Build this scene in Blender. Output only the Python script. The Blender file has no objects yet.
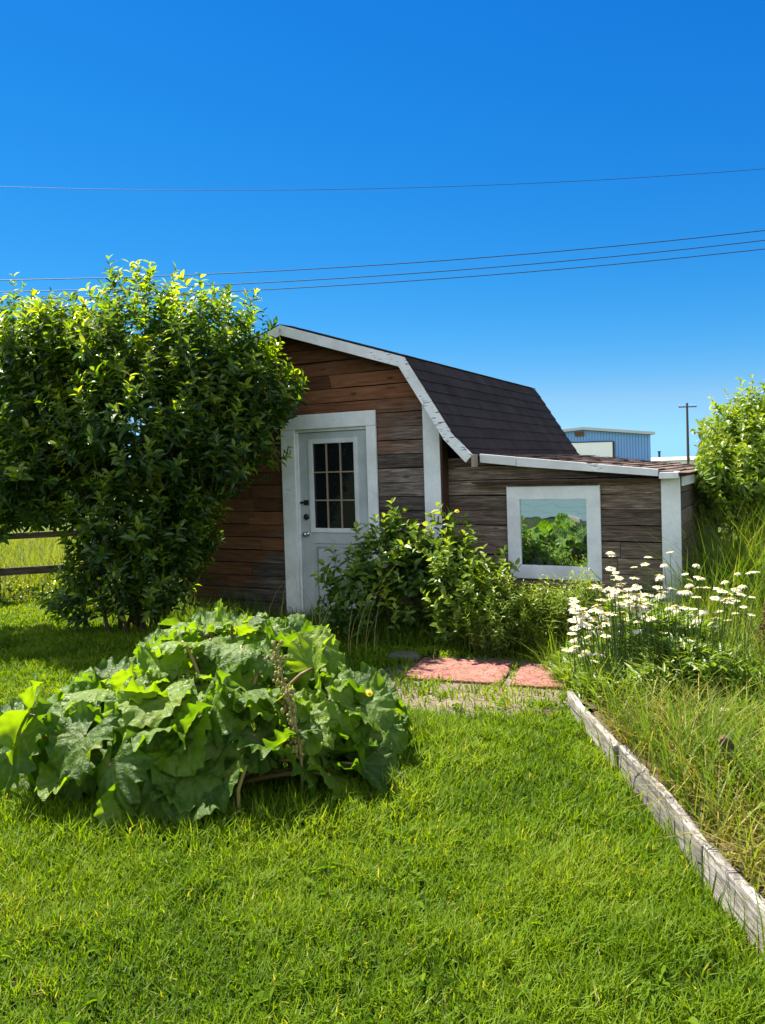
import bpy, math, random
import numpy as np
from mathutils import Vector

SEED = 7
rng = np.random.default_rng(SEED)
random.seed(SEED)
scene = bpy.context.scene
COL = scene.collection
R = math.radians

# ------------------------------------------------------------------ helpers
def norm(a):
    return a / np.maximum(np.linalg.norm(a, axis=-1, keepdims=True), 1e-9)

def raw_mesh(name, verts, faces_flat, starts, mats, attrs=None, smooth=False, mat_idx=None):
    me = bpy.data.meshes.new(name)
    verts = np.asarray(verts, dtype=np.float32)
    faces_flat = np.asarray(faces_flat, dtype=np.int32).ravel()
    starts = np.asarray(starts, dtype=np.int32)
    me.vertices.add(len(verts)); me.vertices.foreach_set('co', verts.ravel())
    me.loops.add(len(faces_flat)); me.loops.foreach_set('vertex_index', faces_flat)
    me.polygons.add(len(starts)); me.polygons.foreach_set('loop_start', starts)
    if mat_idx is not None:
        me.polygons.foreach_set('material_index', np.asarray(mat_idx, dtype=np.int32))
    me.polygons.foreach_set('use_smooth', np.full(len(starts), bool(smooth)))
    for k, v in (attrs or {}).items():
        a = me.attributes.new(k, 'FLOAT', 'POINT'); a.data.foreach_set('value', np.asarray(v, dtype=np.float32))
    me.update(calc_edges=True); me.validate()
    for m in (mats if isinstance(mats, (list, tuple)) else [mats]):
        me.materials.append(m)
    return me

def tri_mesh(name, verts, tris, mats, attrs=None, smooth=False):
    tris = np.asarray(tris, dtype=np.int32).reshape(-1, 3)
    return raw_mesh(name, verts, tris, np.arange(len(tris)) * 3, mats, attrs, smooth)

def link(name, me, parent=None):
    o = bpy.data.objects.new(name, me); COL.objects.link(o)
    if parent is not None:
        o.parent = parent
    return o

def tag(o, label=None, cat=None, group=None, kind=None):
    if label: o['label'] = label
    if cat: o['category'] = cat
    if group: o['group'] = group
    if kind: o['kind'] = kind
    return o

def empty(name, loc=(0, 0, 0), rz=0.0):
    o = bpy.data.objects.new(name, None); COL.objects.link(o)
    o.location = loc; o.rotation_euler = (0, 0, rz); o.empty_display_size = .1
    return o

class MB:
    """collects boxes, prisms and tubes into one mesh"""
    def __init__(self):
        self.v = []; self.f = []; self.t = []; self.mi = []
    def add(self, verts, faces, tint=None, mi=0):
        b = len(self.v); t = random.random() if tint is None else tint
        self.v += [tuple(map(float, p)) for p in verts]; self.t += [t] * len(verts)
        for f in faces:
            self.f.append([b + i for i in f]); self.mi.append(mi)
    def hexa(self, p, tint=None, mi=0):      # 4 bottom, 4 top, both counter-clockwise seen from above
        self.add(p, [(3, 2, 1, 0), (4, 5, 6, 7), (0, 1, 5, 4), (1, 2, 6, 5), (2, 3, 7, 6), (3, 0, 4, 7)], tint, mi)
    def box(self, x0, x1, y0, y1, z0, z1, tint=None, mi=0):
        self.hexa([(x0, y0, z0), (x1, y0, z0), (x1, y1, z0), (x0, y1, z0), (x0, y0, z1), (x1, y0, z1), (x1, y1, z1), (x0, y1, z1)], tint, mi)
    def prism(self, poly, y0, y1, tint=None, mi=0):   # polygon in x,z, run along y
        n = len(poly)
        v = [(x, y0, z) for x, z in poly] + [(x, y1, z) for x, z in poly]
        f = [tuple(range(n)), tuple(range(2 * n - 1, n - 1, -1))]
        for i in range(n):
            j = (i + 1) % n; f.append((j, i, n + i, n + j))
        self.add(v, f, tint, mi)
    def tube(self, pts, radii, seg=6, tint=None, mi=0, cap=True):
        pts = [Vector(p) for p in pts]; n = len(pts)
        if not hasattr(radii, '__len__'): radii = [radii] * n
        v = []; f = []
        d0 = (pts[1] - pts[0]).normalized()
        side = d0.orthogonal().normalized()
        for i, p in enumerate(pts):
            d = (pts[min(i + 1, n - 1)] - pts[max(i - 1, 0)]).normalized()
            side = (side - d * side.dot(d)).normalized(); up = d.cross(side)
            for k in range(seg):
                a = 2 * math.pi * k / seg
                v.append(p + (side * math.cos(a) + up * math.sin(a)) * radii[i])
        for i in range(n - 1):
            for k in range(seg):
                k2 = (k + 1) % seg
                f.append((i * seg + k, i * seg + k2, (i + 1) * seg + k2, (i + 1) * seg + k))
        if cap:
            f.append(tuple(range(seg - 1, -1, -1))); f.append(tuple((n - 1) * seg + k for k in range(seg)))
        self.add(v, f, tint, mi)
    def sphere(self, c, r, seg=10, rings=6, sz=1.0, tint=None, mi=0):
        v = []; f = []
        for i in range(rings + 1):
            th = math.pi * i / rings
            for k in range(seg):
                a = 2 * math.pi * k / seg
                v.append((c[0] + r * math.sin(th) * math.cos(a), c[1] + r * math.sin(th) * math.sin(a), c[2] + r * sz * math.cos(th)))
        for i in range(rings):
            for k in range(seg):
                k2 = (k + 1) % seg
                f.append((i * seg + k, (i + 1) * seg + k, (i + 1) * seg + k2, i * seg + k2))
        self.add(v, f, tint, mi)
    def build(self, name, mats, parent=None, bevel=0.0, smooth=False):
        flat = [i for f in self.f for i in f]
        starts = np.cumsum([0] + [len(f) for f in self.f[:-1]]) if self.f else []
        me = raw_mesh(name, self.v, flat, starts, mats, {'tint': self.t}, smooth, self.mi)
        o = link(name, me, parent)
        if bevel:
            m = o.modifiers.new('bevel', 'BEVEL'); m.width = bevel; m.segments = 2; m.limit_method = 'ANGLE'
        return o

# ------------------------------------------------------------------ materials
class NT:
    def __init__(self, name):
        self.m = bpy.data.materials.new(name); self.m.use_nodes = True
        self.t = self.m.node_tree; self.t.nodes.clear()
        self.out = self.t.nodes.new('ShaderNodeOutputMaterial')
    def n(self, kind, **kw):
        nd = self.t.nodes.new(kind)
        for k, v in kw.items():
            if k in nd.inputs: 
                s = nd.inputs[k]
                if isinstance(v, bpy.types.NodeSocket): self.t.links.new(v, s)
                else: s.default_value = v
            else: setattr(nd, k, v)
        return nd
    def l(self, a, b): self.t.links.new(a, b)
    def coord(self, scale=(1, 1, 1), which='Object'):
        tc = self.n('ShaderNodeTexCoord'); mp = self.n('ShaderNodeMapping')
        mp.inputs['Scale'].default_value = scale; self.l(tc.outputs[which], mp.inputs['Vector'])
        return mp.outputs['Vector']
    def noise(self, vec, scale, detail=4, rough=.6, dist=0):
        nd = self.n('ShaderNodeTexNoise', Scale=scale, Detail=detail, Roughness=rough, Distortion=dist)
        self.l(vec, nd.inputs['Vector']); return nd.outputs['Fac']
    def ramp(self, fac, stops, interp='LINEAR'):
        nd = self.n('ShaderNodeValToRGB'); cr = nd.color_ramp; cr.interpolation = interp
        while len(cr.elements) < len(stops): cr.elements.new(.5)
        for e, (p, c) in zip(cr.elements, stops):
            e.position = p; e.color = (c, c, c, 1) if not hasattr(c, '__len__') else (*c, 1)
        self.l(fac, nd.inputs['Fac']); return nd.outputs['Color']
    def math(self, op, a, b=0.0, clamp=False):
        nd = self.n('ShaderNodeMath', operation=op, use_clamp=clamp)
        for i, v in enumerate((a, b)):
            if isinstance(v, bpy.types.NodeSocket): self.l(v, nd.inputs[i])
            else: nd.inputs[i].default_value = v
        return nd.outputs[0]
    def mix(self, fac, a, b, blend='MIX'):
        nd = self.n('ShaderNodeMix', data_type='RGBA', blend_type=blend)
        for s, v in ((nd.inputs[0], fac), (nd.inputs[6], a), (nd.inputs[7], b)):
            if isinstance(v, bpy.types.NodeSocket): self.l(v, s)
            elif hasattr(v, '__len__'): s.default_value = (*v[:3], 1)
            else: s.default_value = v
        return nd.outputs[2]
    def attr(self, name='tint'):
        return self.n('ShaderNodeAttribute', attribute_name=name).outputs['Fac']
    def bump(self, h, strength=.5, dist=.01):
        nd = self.n('ShaderNodeBump', Strength=strength, Distance=dist); self.l(h, nd.inputs['Height']); return nd.outputs['Normal']
    def bsdf(self, color, rough=.7, spec=.3, normal=None, metal=0.0, **kw):
        b = self.n('ShaderNodeBsdfPrincipled')
        for k, v in (('Base Color', color), ('Roughness', rough), ('Specular IOR Level', spec), ('Metallic', metal)):
            if isinstance(v, bpy.types.NodeSocket): self.l(v, b.inputs[k])
            elif hasattr(v, '__len__'): b.inputs[k].default_value = (*v[:3], 1)
            else: b.inputs[k].default_value = v
        if normal is not None: self.l(normal, b.inputs['Normal'])
        return b
    def done(self, shader):
        self.l(shader, self.out.inputs['Surface']); return self.m

def leaf_mat(name, stops, trans=.4, trans_boost=(1.6, 1.7, .6), rough=.42, spec=.5, vein=False):
    t = NT(name)
    c = t.ramp(t.attr('tint'), stops)
    if vein:
        n1 = t.noise(t.coord((1, 1, 1)), 16, 4)
        c = t.mix(t.ramp(n1, [(.42, 0.0), (.70, .45)]), c, (.15, .25, .02)); c = t.mix(t.ramp(t.noise(t.coord(), 7, 5), [(.60, 0.0), (.72, .6)]), c, (.26, .27, .04))
        c = t.mix(t.math('MULTIPLY', t.attr('vein'), .38), c, (.26, .34, .10))
    tc = t.mix(1.0, c, (*trans_boost, 1), 'MULTIPLY')
    nm = t.bump(t.math('SUBTRACT', t.noise(t.coord(), 30, 4, .6, .8), t.math('MULTIPLY', t.attr('vein'), .5)), .9, .02) if vein else None
    b = t.bsdf(c, rough, spec, nm)
    tr = t.n('ShaderNodeBsdfTranslucent'); t.l(tc, tr.inputs['Color'])
    mx = t.n('ShaderNodeMixShader'); mx.inputs[0].default_value = trans
    t.l(b.outputs[0], mx.inputs[1]); t.l(tr.outputs[0], mx.inputs[2])
    return t.done(mx.outputs[0])

def wood_mat(name, dark, mid, light, warm=None, scale=(1.2, 12, 14), rough=.85, bump=.6, warm_from=None):
    """weathered boards: grain along local x, a tone per board"""
    t = NT(name)
    a = t.attr('tint')
    tc = t.n('ShaderNodeTexCoord')
    off = t.n('ShaderNodeCombineXYZ'); t.l(t.math('MULTIPLY', a, 37.0), off.inputs[0]); t.l(t.math('MULTIPLY', a, 11.0), off.inputs[2])
    ad = t.n('ShaderNodeVectorMath', operation='ADD'); t.l(tc.outputs['Object'], ad.inputs[0]); t.l(off.outputs[0], ad.inputs[1])
    mp = t.n('ShaderNodeMapping'); mp.inputs['Scale'].default_value = scale; t.l(ad.outputs[0], mp.inputs['Vector'])
    g = t.noise(mp.outputs[0], 2.2, 8, .7, .6)
    mp2 = t.n('ShaderNodeMapping'); mp2.inputs['Scale'].default_value = (scale[0] * 1.5, scale[1] * 4, scale[2] * 4); t.l(ad.outputs[0], mp2.inputs['Vector'])
    g2 = t.noise(mp2.outputs[0], 3.0, 6, .7)
    blot = t.noise(ad.outputs[0], 2.3, 5, .6)
    c = t.ramp(g, [(.34, dark), (.5, mid), (.66, light)])
    c = t.mix(t.ramp(g2, [(.42, .75), (.55, 0.0)]), c, (dark[0] * .45, dark[1] * .45, dark[2] * .45))
    if warm is not None:
        pos = t.n('ShaderNodeSeparateXYZ'); t.l(tc.outputs['Object'], pos.inputs[0])
        h = t.math('ADD', pos.outputs['Z'], t.math('MULTIPLY', t.math('SUBTRACT', blot, .5), 1.4))
        h = t.math('ADD', h, t.math('MULTIPLY', t.math('SUBTRACT', a, .5), .7))
        h = t.math('SUBTRACT', h, t.math('MULTIPLY', t.math('MAXIMUM', t.math('MINIMUM', pos.outputs['X'], .95), -.9), 1.25))
        wf = t.ramp(t.math('MULTIPLY', t.math('SUBTRACT', h, warm_from), 1.0, True), [(0.0, 0.0), (.55, 1.0)])
        wc = t.mix(t.ramp(g, [(.3, 0.0), (.7, 1.0)]), (warm[0] * .35, warm[1] * .3, warm[2] * .3), warm)
        c = t.mix(wf, c, wc)
    c = t.mix(1.0, c, t.ramp(a, [(0, .55), (.5, 1.0), (1, 1.45)]), 'MULTIPLY')
    knot = t.n('ShaderNodeTexVoronoi', feature='F1'); knot.inputs['Scale'].default_value = 1.0
    mk = t.n('ShaderNodeMapping'); mk.inputs['Scale'].default_value = (2.2, 7, 7); t.l(ad.outputs[0], mk.inputs['Vector']); t.l(mk.outputs[0], knot.inputs['Vector'])
    c = t.mix(t.ramp(knot.outputs['Distance'], [(.05, .8), (.12, 0.0)]), c, (dark[0] * .4, dark[1] * .35, dark[2] * .3))
    b = t.bsdf(c, rough, .2, t.bump(t.math('ADD', g, t.math('MULTIPLY', g2, .6)), bump, .006))
    return t.done(b.outputs[0])

def paint_mat(name, col, wear=.5, under=(.16, .13, .11), rough=.55, grain=(3, 3, 22)):
    """old brush paint with cracks, dirt and bare wood showing; wear 0..1"""
    t = NT(name)
    v = t.coord(grain); v0 = t.coord((1, 1, 1))
    n1 = t.noise(v, 3.0, 8, .7); n2 = t.noise(v0, 2.6, 4); n3 = t.noise(v0, 40, 4)
    dirt = t.ramp(n2, [(.35, (.74, .73, .70)), (.65, (1, 1, 1))])
    c = t.mix(1.0, col, dirt, 'MULTIPLY')
    c = t.mix(t.ramp(n3, [(.3, .22), (.6, 0.0)]), c, (col[0] * .7, col[1] * .68, col[2] * .62))
    lo = .66 - .22 * wear
    chip = t.ramp(t.math('ADD', t.math('MULTIPLY', n1, .6), t.math('MULTIPLY', n2, .4)), [(lo, 0.0), (lo + .025, 1.0)])
    c = t.mix(chip, c, under)
    b = t.bsdf(c, rough, .35, t.bump(t.math('SUBTRACT', n1, chip), .35, .003))
    return t.done(b.outputs[0])

def plain_mat(name, col, rough=.6, spec=.4, metal=0.0, var=.25, scale=9):
    t = NT(name)
    n = t.noise(t.coord(), scale, 5)
    c = t.mix(n, tuple(x * (1 - var) for x in col), tuple(min(1, x * (1 + var)) for x in col))
    return t.done(t.bsdf(c, rough, spec, t.bump(n, .15, .004), metal).outputs[0])

M = {}
M['gable_wood'] = wood_mat('gable_boards', (.070, .050, .040), (.16, .125, .102), (.30, .255, .22), warm=(.215, .092, .042), warm_from=.75)
M['leanto_wood'] = wood_mat('lean_to_boards', (.095, .062, .043), (.195, .138, .10), (.34, .265, .20))
M['edging_wood'] = wood_mat('edging_boards', (.13, .115, .095), (.30, .27, .23), (.47, .435, .385), scale=(14, 1.1, 18), bump=.8)
M['fence_wood'] = wood_mat('fence_wood', (.04, .03, .022), (.10, .075, .055), (.17, .14, .11))
M['dark_backing'] = plain_mat('dark_backing_sheet', (.012, .010, .009), .9, .1)  # dark sheet added behind the boards so no light shows through the gaps
M['trim'] = paint_mat('white_trim_paint', (.86, .86, .84), .18)
M['fascia'] = paint_mat('peeling_white_paint', (.86, .85, .82), .36)
M['door_paint'] = paint_mat('grey_door_paint', (.52, .56, .57), .02, rough=.45)
M['lite_trim'] = paint_mat('door_window_trim', (.74, .75, .74), .05)
M['muntin'] = plain_mat('tan_muntins', (.32, .24, .16), .5)
M['hardware'] = plain_mat('dark_hardware', (.035, .033, .03), .35, .5, .6)
M['chrome'] = plain_mat('worn_nickel', (.55, .54, .5), .25, .5, 1.0)
M['soffit'] = plain_mat('soffit_wood', (.07, .035, .02), .85, .15)
M['bark'] = plain_mat('bark', (.085, .062, .042), .9, .15, var=.45, scale=20)
M['twig'] = plain_mat('green_twig', (.12, .13, .04), .7, .2, var=.3, scale=20)

def shingle_mat(name, a, b):
    t = NT(name)
    v = t.coord()
    n = t.noise(v, 260, 3, .8); n2 = t.noise(v, 3.2, 4)
    c = t.ramp(t.attr('tint'), [(0, a), (1, b)])
    c = t.mix(t.ramp(n, [(.35, .55), (.65, 0.0)]), c, tuple(x * .45 for x in a))
    c = t.mix(t.ramp(n2, [(.4, 0.0), (.75, .35)]), c, tuple(min(1, x * 1.6) for x in b))
    return t.done(t.bsdf(c, .92, .15, t.bump(n, .7, .004)).outputs[0])
M['shingle'] = shingle_mat('brown_shingles', (.046, .031, .023), (.068, .048, .037))
M['shingle_old'] = shingle_mat('faded_red_shingles', (.13, .088, .070), (.24, .175, .145))

def glass_dark():
    t = NT('dark_glass')
    return t.done(t.bsdf((.008, .010, .011), .05, .55).outputs[0])
M['glass'] = glass_dark()
def mirror_pane():
    t = NT('reflective_pane')
    n = t.noise(t.coord(), 3.0, 2)
    b = t.bsdf((.48, .60, .58), .015, .5, t.bump(n, .05, .02), 1.0)
    d = t.n('ShaderNodeBsdfDiffuse'); d.inputs['Color'].default_value = (.42, .46, .44, 1)
    g = t.ramp(t.math('ADD', t.math('MULTIPLY', t.noise(t.coord((3, 3, 1.2)), 4, 6), .7), t.math('MULTIPLY', t.noise(t.coord((30, 30, 3)), 3, 4), .3)), [(.45, .0), (.75, .16)])
    mx = t.n('ShaderNodeMixShader'); t.l(g, mx.inputs[0]); t.l(b.outputs[0], mx.inputs[1]); t.l(d.outputs[0], mx.inputs[2])
    return t.done(mx.outputs[0])
M['mirror'] = mirror_pane()

def paver_mat():
    t = NT('red_concrete')
    v = t.coord()
    n = t.noise(v, 6, 6); n2 = t.noise(v, 90, 3)
    c = t.ramp(n, [(.3, (.20, .085, .060)), (.5, (.30, .125, .090)), (.75, (.40, .19, .14))])
    c = t.mix(t.ramp(n2, [(.3, .35), (.5, 0.0)]), c, (.22, .10, .08))
    vo = t.n('ShaderNodeTexVoronoi', feature='DISTANCE_TO_EDGE'); vo.inputs['Scale'].default_value = 5.5
    wv = t.n('ShaderNodeVectorMath', operation='ADD'); t.l(v, wv.inputs[0])
    nz = t.n('ShaderNodeTexNoise', Scale=5.0); t.l(v, nz.inputs['Vector']); t.l(nz.outputs['Color'], wv.inputs[1]); t.l(wv.outputs[0], vo.inputs['Vector'])
    gro = t.ramp(vo.outputs['Distance'], [(.015, 0.0), (.06, 1.0)]); dirt = t.noise(v, 3.2, 6, .7)
    c = t.mix(gro, (.13, .05, .035), c); c = t.mix(t.ramp(dirt, [(.5, 0.0), (.68, .65)]), c, (.15, .095, .06))
    return t.done(t.bsdf(c, .85, .25, t.bump(t.math('ADD', gro, t.math('MULTIPLY', n2, .4)), .6, .008)).outputs[0])
M['paver'] = paver_mat()
M['stone'] = plain_mat('grey_stone', (.12, .105, .08), .9, .2, var=.4, scale=14)

def ground_mat():
    t = NT('garden_ground')
    v = t.coord()
    n = t.noise(v, .35, 5); n1 = t.noise(v, 5, 6); n2 = t.noise(v, 45, 5)
    near = t.mix(n1, (.014, .024, .005), (.032, .042, .010))
    field = t.mix(n, (.075, .115, .022), (.15, .16, .045))
    pos = t.n('ShaderNodeSeparateXYZ'); t.l(v, pos.inputs[0])
    far = t.math('MULTIPLY', t.math('SUBTRACT', pos.outputs['Y'], 11.5), .3, True)
    c = t.mix(far, near, field)
    # bare trodden soil around the paving
    dx = t.math('DIVIDE', t.math('SUBTRACT', pos.outputs['X'], .62), .95); dy = t.math('DIVIDE', t.math('SUBTRACT', pos.outputs['Y'], 5.78), .86)
    d = t.math('ADD', t.math('MULTIPLY', dx, dx), t.math('MULTIPLY', dy, dy))
    d = t.math('ADD', d, t.math('MULTIPLY', t.math('SUBTRACT', n1, .5), 1.1))
    soil = t.mix(t.ramp(t.math('ADD', t.math('MULTIPLY', n2, .6), t.math('MULTIPLY', n1, .4)), [(.35, 0.0), (.65, 1.0)]), (.075, .055, .035), (.27, .22, .15))
    c = t.mix(t.ramp(d, [(.75, 1.0), (1.15, 0.0)]), c, soil)
    return t.done(t.bsdf(c, .95, .1, t.bump(t.math('ADD', n1, t.math('MULTIPLY', n2, .5)), .7, .02)).outputs[0])
M['ground'] = ground_mat()
def soil_mat():
    t = NT('bed_soil'); v = t.coord(); n = t.noise(v, 8, 8); n2 = t.noise(v, 60, 4)
    c = t.mix(n, (.05, .036, .022), (.14, .105, .065)); c = t.mix(t.ramp(n2, [(.55, 0.0), (.75, .6)]), c, (.25, .2, .12))
    return t.done(t.bsdf(c, .95, .1, t.bump(n, .9, .03)).outputs[0])
M['soil'] = soil_mat()

G = lambda r, g, b: (r, g, b)
M['lawn'] = leaf_mat('lawn_blades', [(0, G(.038, .088, .003)), (.45, G(.125, .215, .006)), (.8, G(.205, .285, .012)), (1, G(.38, .35, .08))], .46, (1.6, 1.5, .3), .6, .18)
M['meadow'] = leaf_mat('meadow_blades', [(0, G(.08, .14, .010)), (.5, G(.16, .225, .016)), (1, G(.27, .29, .04))], .4, (1.5, 1.4, .5), .6, .25)
M['tall'] = leaf_mat('tall_grass_blades', [(0, G(.06, .12, .008)), (.45, G(.13, .21, .014)), (.8, G(.21, .27, .025)), (1, G(.38, .33, .12))], .44, (1.4, 1.4, .5), .5, .3)
M['dry'] = leaf_mat('dry_grass_blades', [(0, G(.12, .15, .015)), (.35, G(.26, .235, .03)), (.75, G(.40, .31, .07)), (1, G(.50, .39, .17))], .3, (1.2, 1.1, .7), .6, .25)
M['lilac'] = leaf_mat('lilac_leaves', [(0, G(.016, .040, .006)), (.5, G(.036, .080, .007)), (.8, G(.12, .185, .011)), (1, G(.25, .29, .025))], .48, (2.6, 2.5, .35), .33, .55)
M['shrub'] = leaf_mat('shrub_leaves', [(0, G(.020, .055, .006)), (.5, G(.06, .13, .009)), (.8, G(.15, .23, .016)), (1, G(.26, .31, .03))], .38, (2.0, 1.9, .5), .38, .5)
M['bright'] = leaf_mat('bright_leaves', [(0, G(.06, .12, .009)), (.5, G(.14, .225, .014)), (1, G(.26, .32, .03))], .40, (1.8, 1.7, .5), .4, .45)
M['rhubarb'] = leaf_mat('rhubarb_leaf', [(0, G(.040, .090, .005)), (.5, G(.100, .182, .007)), (1, G(.19, .275, .012))], .42, (2.1, 2.1, .28), .46, .38, vein=True)
M['stalk'] = plain_mat('rhubarb_stalk', (.20, .14, .05), .5, .4, var=.4)
M['seed'] = plain_mat('seed_stalk', (.27, .23, .07), .7, .25, var=.4, scale=60)
M['petal'] = leaf_mat('white_petals', [(0, G(.60, .55, .34)), (1, G(.80, .77, .64))], .25, (1, 1, .9), .6, .25)
M['disc'] = plain_mat('yellow_disc', (.72, .44, .03), .8, .2, var=.3, scale=80)
M['yellow'] = leaf_mat('yellow_petals', [(0, G(.70, .50, .02)), (1, G(.80, .62, .03))], .25, (1, 1, 1), .6, .25)
M['stem'] = plain_mat('flower_stem', (.07, .12, .025), .6, .3)
M['rust'] = plain_mat('rusty_seedheads', (.13, .06, .035), .8, .2, var=.5, scale=50)

# ------------------------------------------------------------------ camera
FPX, PITCH, ROLL, CY, H = 770.0, R(1.4), .031, 486.0, 1.65
CF = np.array([0, math.cos(PITCH), -math.sin(PITCH)]); CU = np.array([0, math.sin(PITCH), math.cos(PITCH)]); CX = np.array([1., 0, 0])
CR = CX * math.cos(ROLL) - CU * math.sin(ROLL); CV = CU * math.cos(ROLL) + CX * math.sin(ROLL)
cam_d = bpy.data.cameras.new('camera'); cam = bpy.data.objects.new('camera', cam_d); COL.objects.link(cam)
from mathutils import Matrix
m = Matrix((( CR[0], CV[0], -CF[0], 0), (CR[1], CV[1], -CF[1], 0), (CR[2], CV[2], -CF[2], H), (0, 0, 0, 1)))
cam.matrix_world = m
cam_d.sensor_fit = 'VERTICAL'; cam_d.sensor_height = 36; cam_d.sensor_width = 36
cam_d.lens = FPX / 1024 * 36; cam_d.shift_y = (CY - 512) / 1024; cam_d.clip_end = 3000; cam_d.clip_start = .05
scene.camera = cam

def ray(px, py): return CF + CR * (px - 382.5) / FPX + CV * (CY - py) / FPX
def at(px, py, Y):                      # measured point of the photograph at a known distance
    d = ray(px, py); return np.array([0, 0, H]) + d * (Y / d[1])

# ------------------------------------------------------------------ light
SUN_AZ, SUN_EL = R(45), R(56.5)           # from behind the shed, to the side of the lilac
sd = Vector((-math.sin(SUN_AZ) * math.cos(SUN_EL), math.cos(SUN_AZ) * math.cos(SUN_EL), math.sin(SUN_EL)))
sl = bpy.data.lights.new('sun', 'SUN'); sl.energy = 5.0; sl.angle = R(.53); sl.color = (1.0, .95, .86)
so = bpy.data.objects.new('sun', sl); COL.objects.link(so); so.rotation_euler = sd.to_track_quat('Z', 'Y').to_euler()
w = bpy.data.worlds.new('World'); scene.world = w; w.use_nodes = True
wt = w.node_tree; bg = wt.nodes['Background']
sk = wt.nodes.new('ShaderNodeTexSky'); sk.sky_type = 'NISHITA'; sk.sun_disc = False
sk.sun_elevation = SUN_EL; sk.sun_rotation = -SUN_AZ; sk.altitude = 900; sk.air_density = 1.0; sk.dust_density = .05; sk.ozone_density = 5.0
hs = wt.nodes.new('ShaderNodeHueSaturation'); hs.inputs['Saturation'].default_value = 1.22
wt.links.new(sk.outputs[0], hs.inputs['Color'])
EXPO, SKY = 1.55, .10
sep = wt.nodes.new('ShaderNodeSeparateColor'); com = wt.nodes.new('ShaderNodeCombineColor'); wt.links.new(hs.outputs[0], sep.inputs[0])
for i, (k, p) in enumerate(((2.2, 1.75), (1.07, .9), (1.14, .5))):      # a deep, clear high-summer blue
    m0 = wt.nodes.new('ShaderNodeMath'); m0.operation = 'MULTIPLY'; m0.inputs[1].default_value = .1; wt.links.new(sep.outputs[i], m0.inputs[0])
    m1 = wt.nodes.new('ShaderNodeMath'); m1.operation = 'POWER'; m1.inputs[1].default_value = p; wt.links.new(m0.outputs[0], m1.inputs[0])
    m2 = wt.nodes.new('ShaderNodeMath'); m2.operation = 'MULTIPLY'; m2.inputs[1].default_value = k / (SKY * 2 ** EXPO); wt.links.new(m1.outputs[0], m2.inputs[0])
    if i == 0: red = m2
    if i == 1:
        cl = wt.nodes.new('ShaderNodeMath'); cl.operation = 'MULTIPLY'; cl.inputs[1].default_value = .46; wt.links.new(m2.outputs[0], cl.inputs[0])
        mn = wt.nodes.new('ShaderNodeMath'); mn.operation = 'MINIMUM'; wt.links.new(red.outputs[0], mn.inputs[0]); wt.links.new(cl.outputs[0], mn.inputs[1]); wt.links.new(mn.outputs[0], com.inputs[0])
    if i == 1:
        wt.links.new(m2.outputs[0], com.inputs[1])
        gl = wt.nodes.new('ShaderNodeMath'); gl.operation = 'MULTIPLY'; gl.inputs[1].default_value = 1.55; wt.links.new(m2.outputs[0], gl.inputs[0])
    if i == 2:
        mx_ = wt.nodes.new('ShaderNodeMath'); mx_.operation = 'MAXIMUM'; wt.links.new(m2.outputs[0], mx_.inputs[0]); wt.links.new(gl.outputs[0], mx_.inputs[1]); wt.links.new(mx_.outputs[0], com.inputs[2])
# bright clouds added unseen behind the viewer, as fill for the shed's shaded front
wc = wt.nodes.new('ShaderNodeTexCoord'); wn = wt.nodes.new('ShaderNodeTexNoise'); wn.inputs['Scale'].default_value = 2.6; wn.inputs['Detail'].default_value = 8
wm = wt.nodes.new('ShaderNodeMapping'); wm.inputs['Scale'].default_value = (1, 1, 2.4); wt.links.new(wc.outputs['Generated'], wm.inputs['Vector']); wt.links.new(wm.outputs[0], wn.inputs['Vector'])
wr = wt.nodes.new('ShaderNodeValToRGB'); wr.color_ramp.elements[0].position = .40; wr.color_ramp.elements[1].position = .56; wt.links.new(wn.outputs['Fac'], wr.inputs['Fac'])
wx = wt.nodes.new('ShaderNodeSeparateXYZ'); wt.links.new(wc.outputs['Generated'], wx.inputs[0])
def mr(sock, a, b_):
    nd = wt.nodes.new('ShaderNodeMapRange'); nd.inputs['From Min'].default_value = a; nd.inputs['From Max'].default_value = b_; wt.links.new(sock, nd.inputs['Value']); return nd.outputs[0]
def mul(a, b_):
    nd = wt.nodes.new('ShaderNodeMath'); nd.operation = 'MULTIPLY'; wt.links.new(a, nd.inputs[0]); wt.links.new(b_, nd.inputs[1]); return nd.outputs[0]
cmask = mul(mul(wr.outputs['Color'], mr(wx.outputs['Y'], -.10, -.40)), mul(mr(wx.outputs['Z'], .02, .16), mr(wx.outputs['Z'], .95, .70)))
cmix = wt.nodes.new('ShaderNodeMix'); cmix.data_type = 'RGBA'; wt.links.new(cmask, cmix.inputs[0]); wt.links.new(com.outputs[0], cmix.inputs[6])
FILL_CLOUD = 2.10 / (SKY * 2 ** EXPO); cmix.inputs[7].default_value = (FILL_CLOUD * .93, FILL_CLOUD * .99, FILL_CLOUD * 1.04, 1)
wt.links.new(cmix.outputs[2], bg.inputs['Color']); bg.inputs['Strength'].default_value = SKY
vs = scene.view_settings; vs.view_transform = 'Standard'; vs.look = 'None'; vs.exposure = EXPO; vs.gamma = 1.0
scene.cycles.max_bounces = 7; scene.cycles.transparent_max_bounces = 4; scene.cycles.use_denoising = True

# ------------------------------------------------------------------ shed frame of reference
PHI = R(28)
P0 = np.array([-.947, 8.5, 0.0])
EU = np.array([math.cos(PHI), -math.sin(PHI), 0]); EN = np.array([-math.sin(PHI), -math.cos(PHI), 0])   # along the wall; out of the wall
def SW(u, o, z): return P0 + EU * u + EN * o + np.array([0, 0, z])        # shed (along, out, up) to world
def shed_uo(p): q = np.asarray(p) - P0; return q @ EU, q @ EN
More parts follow.
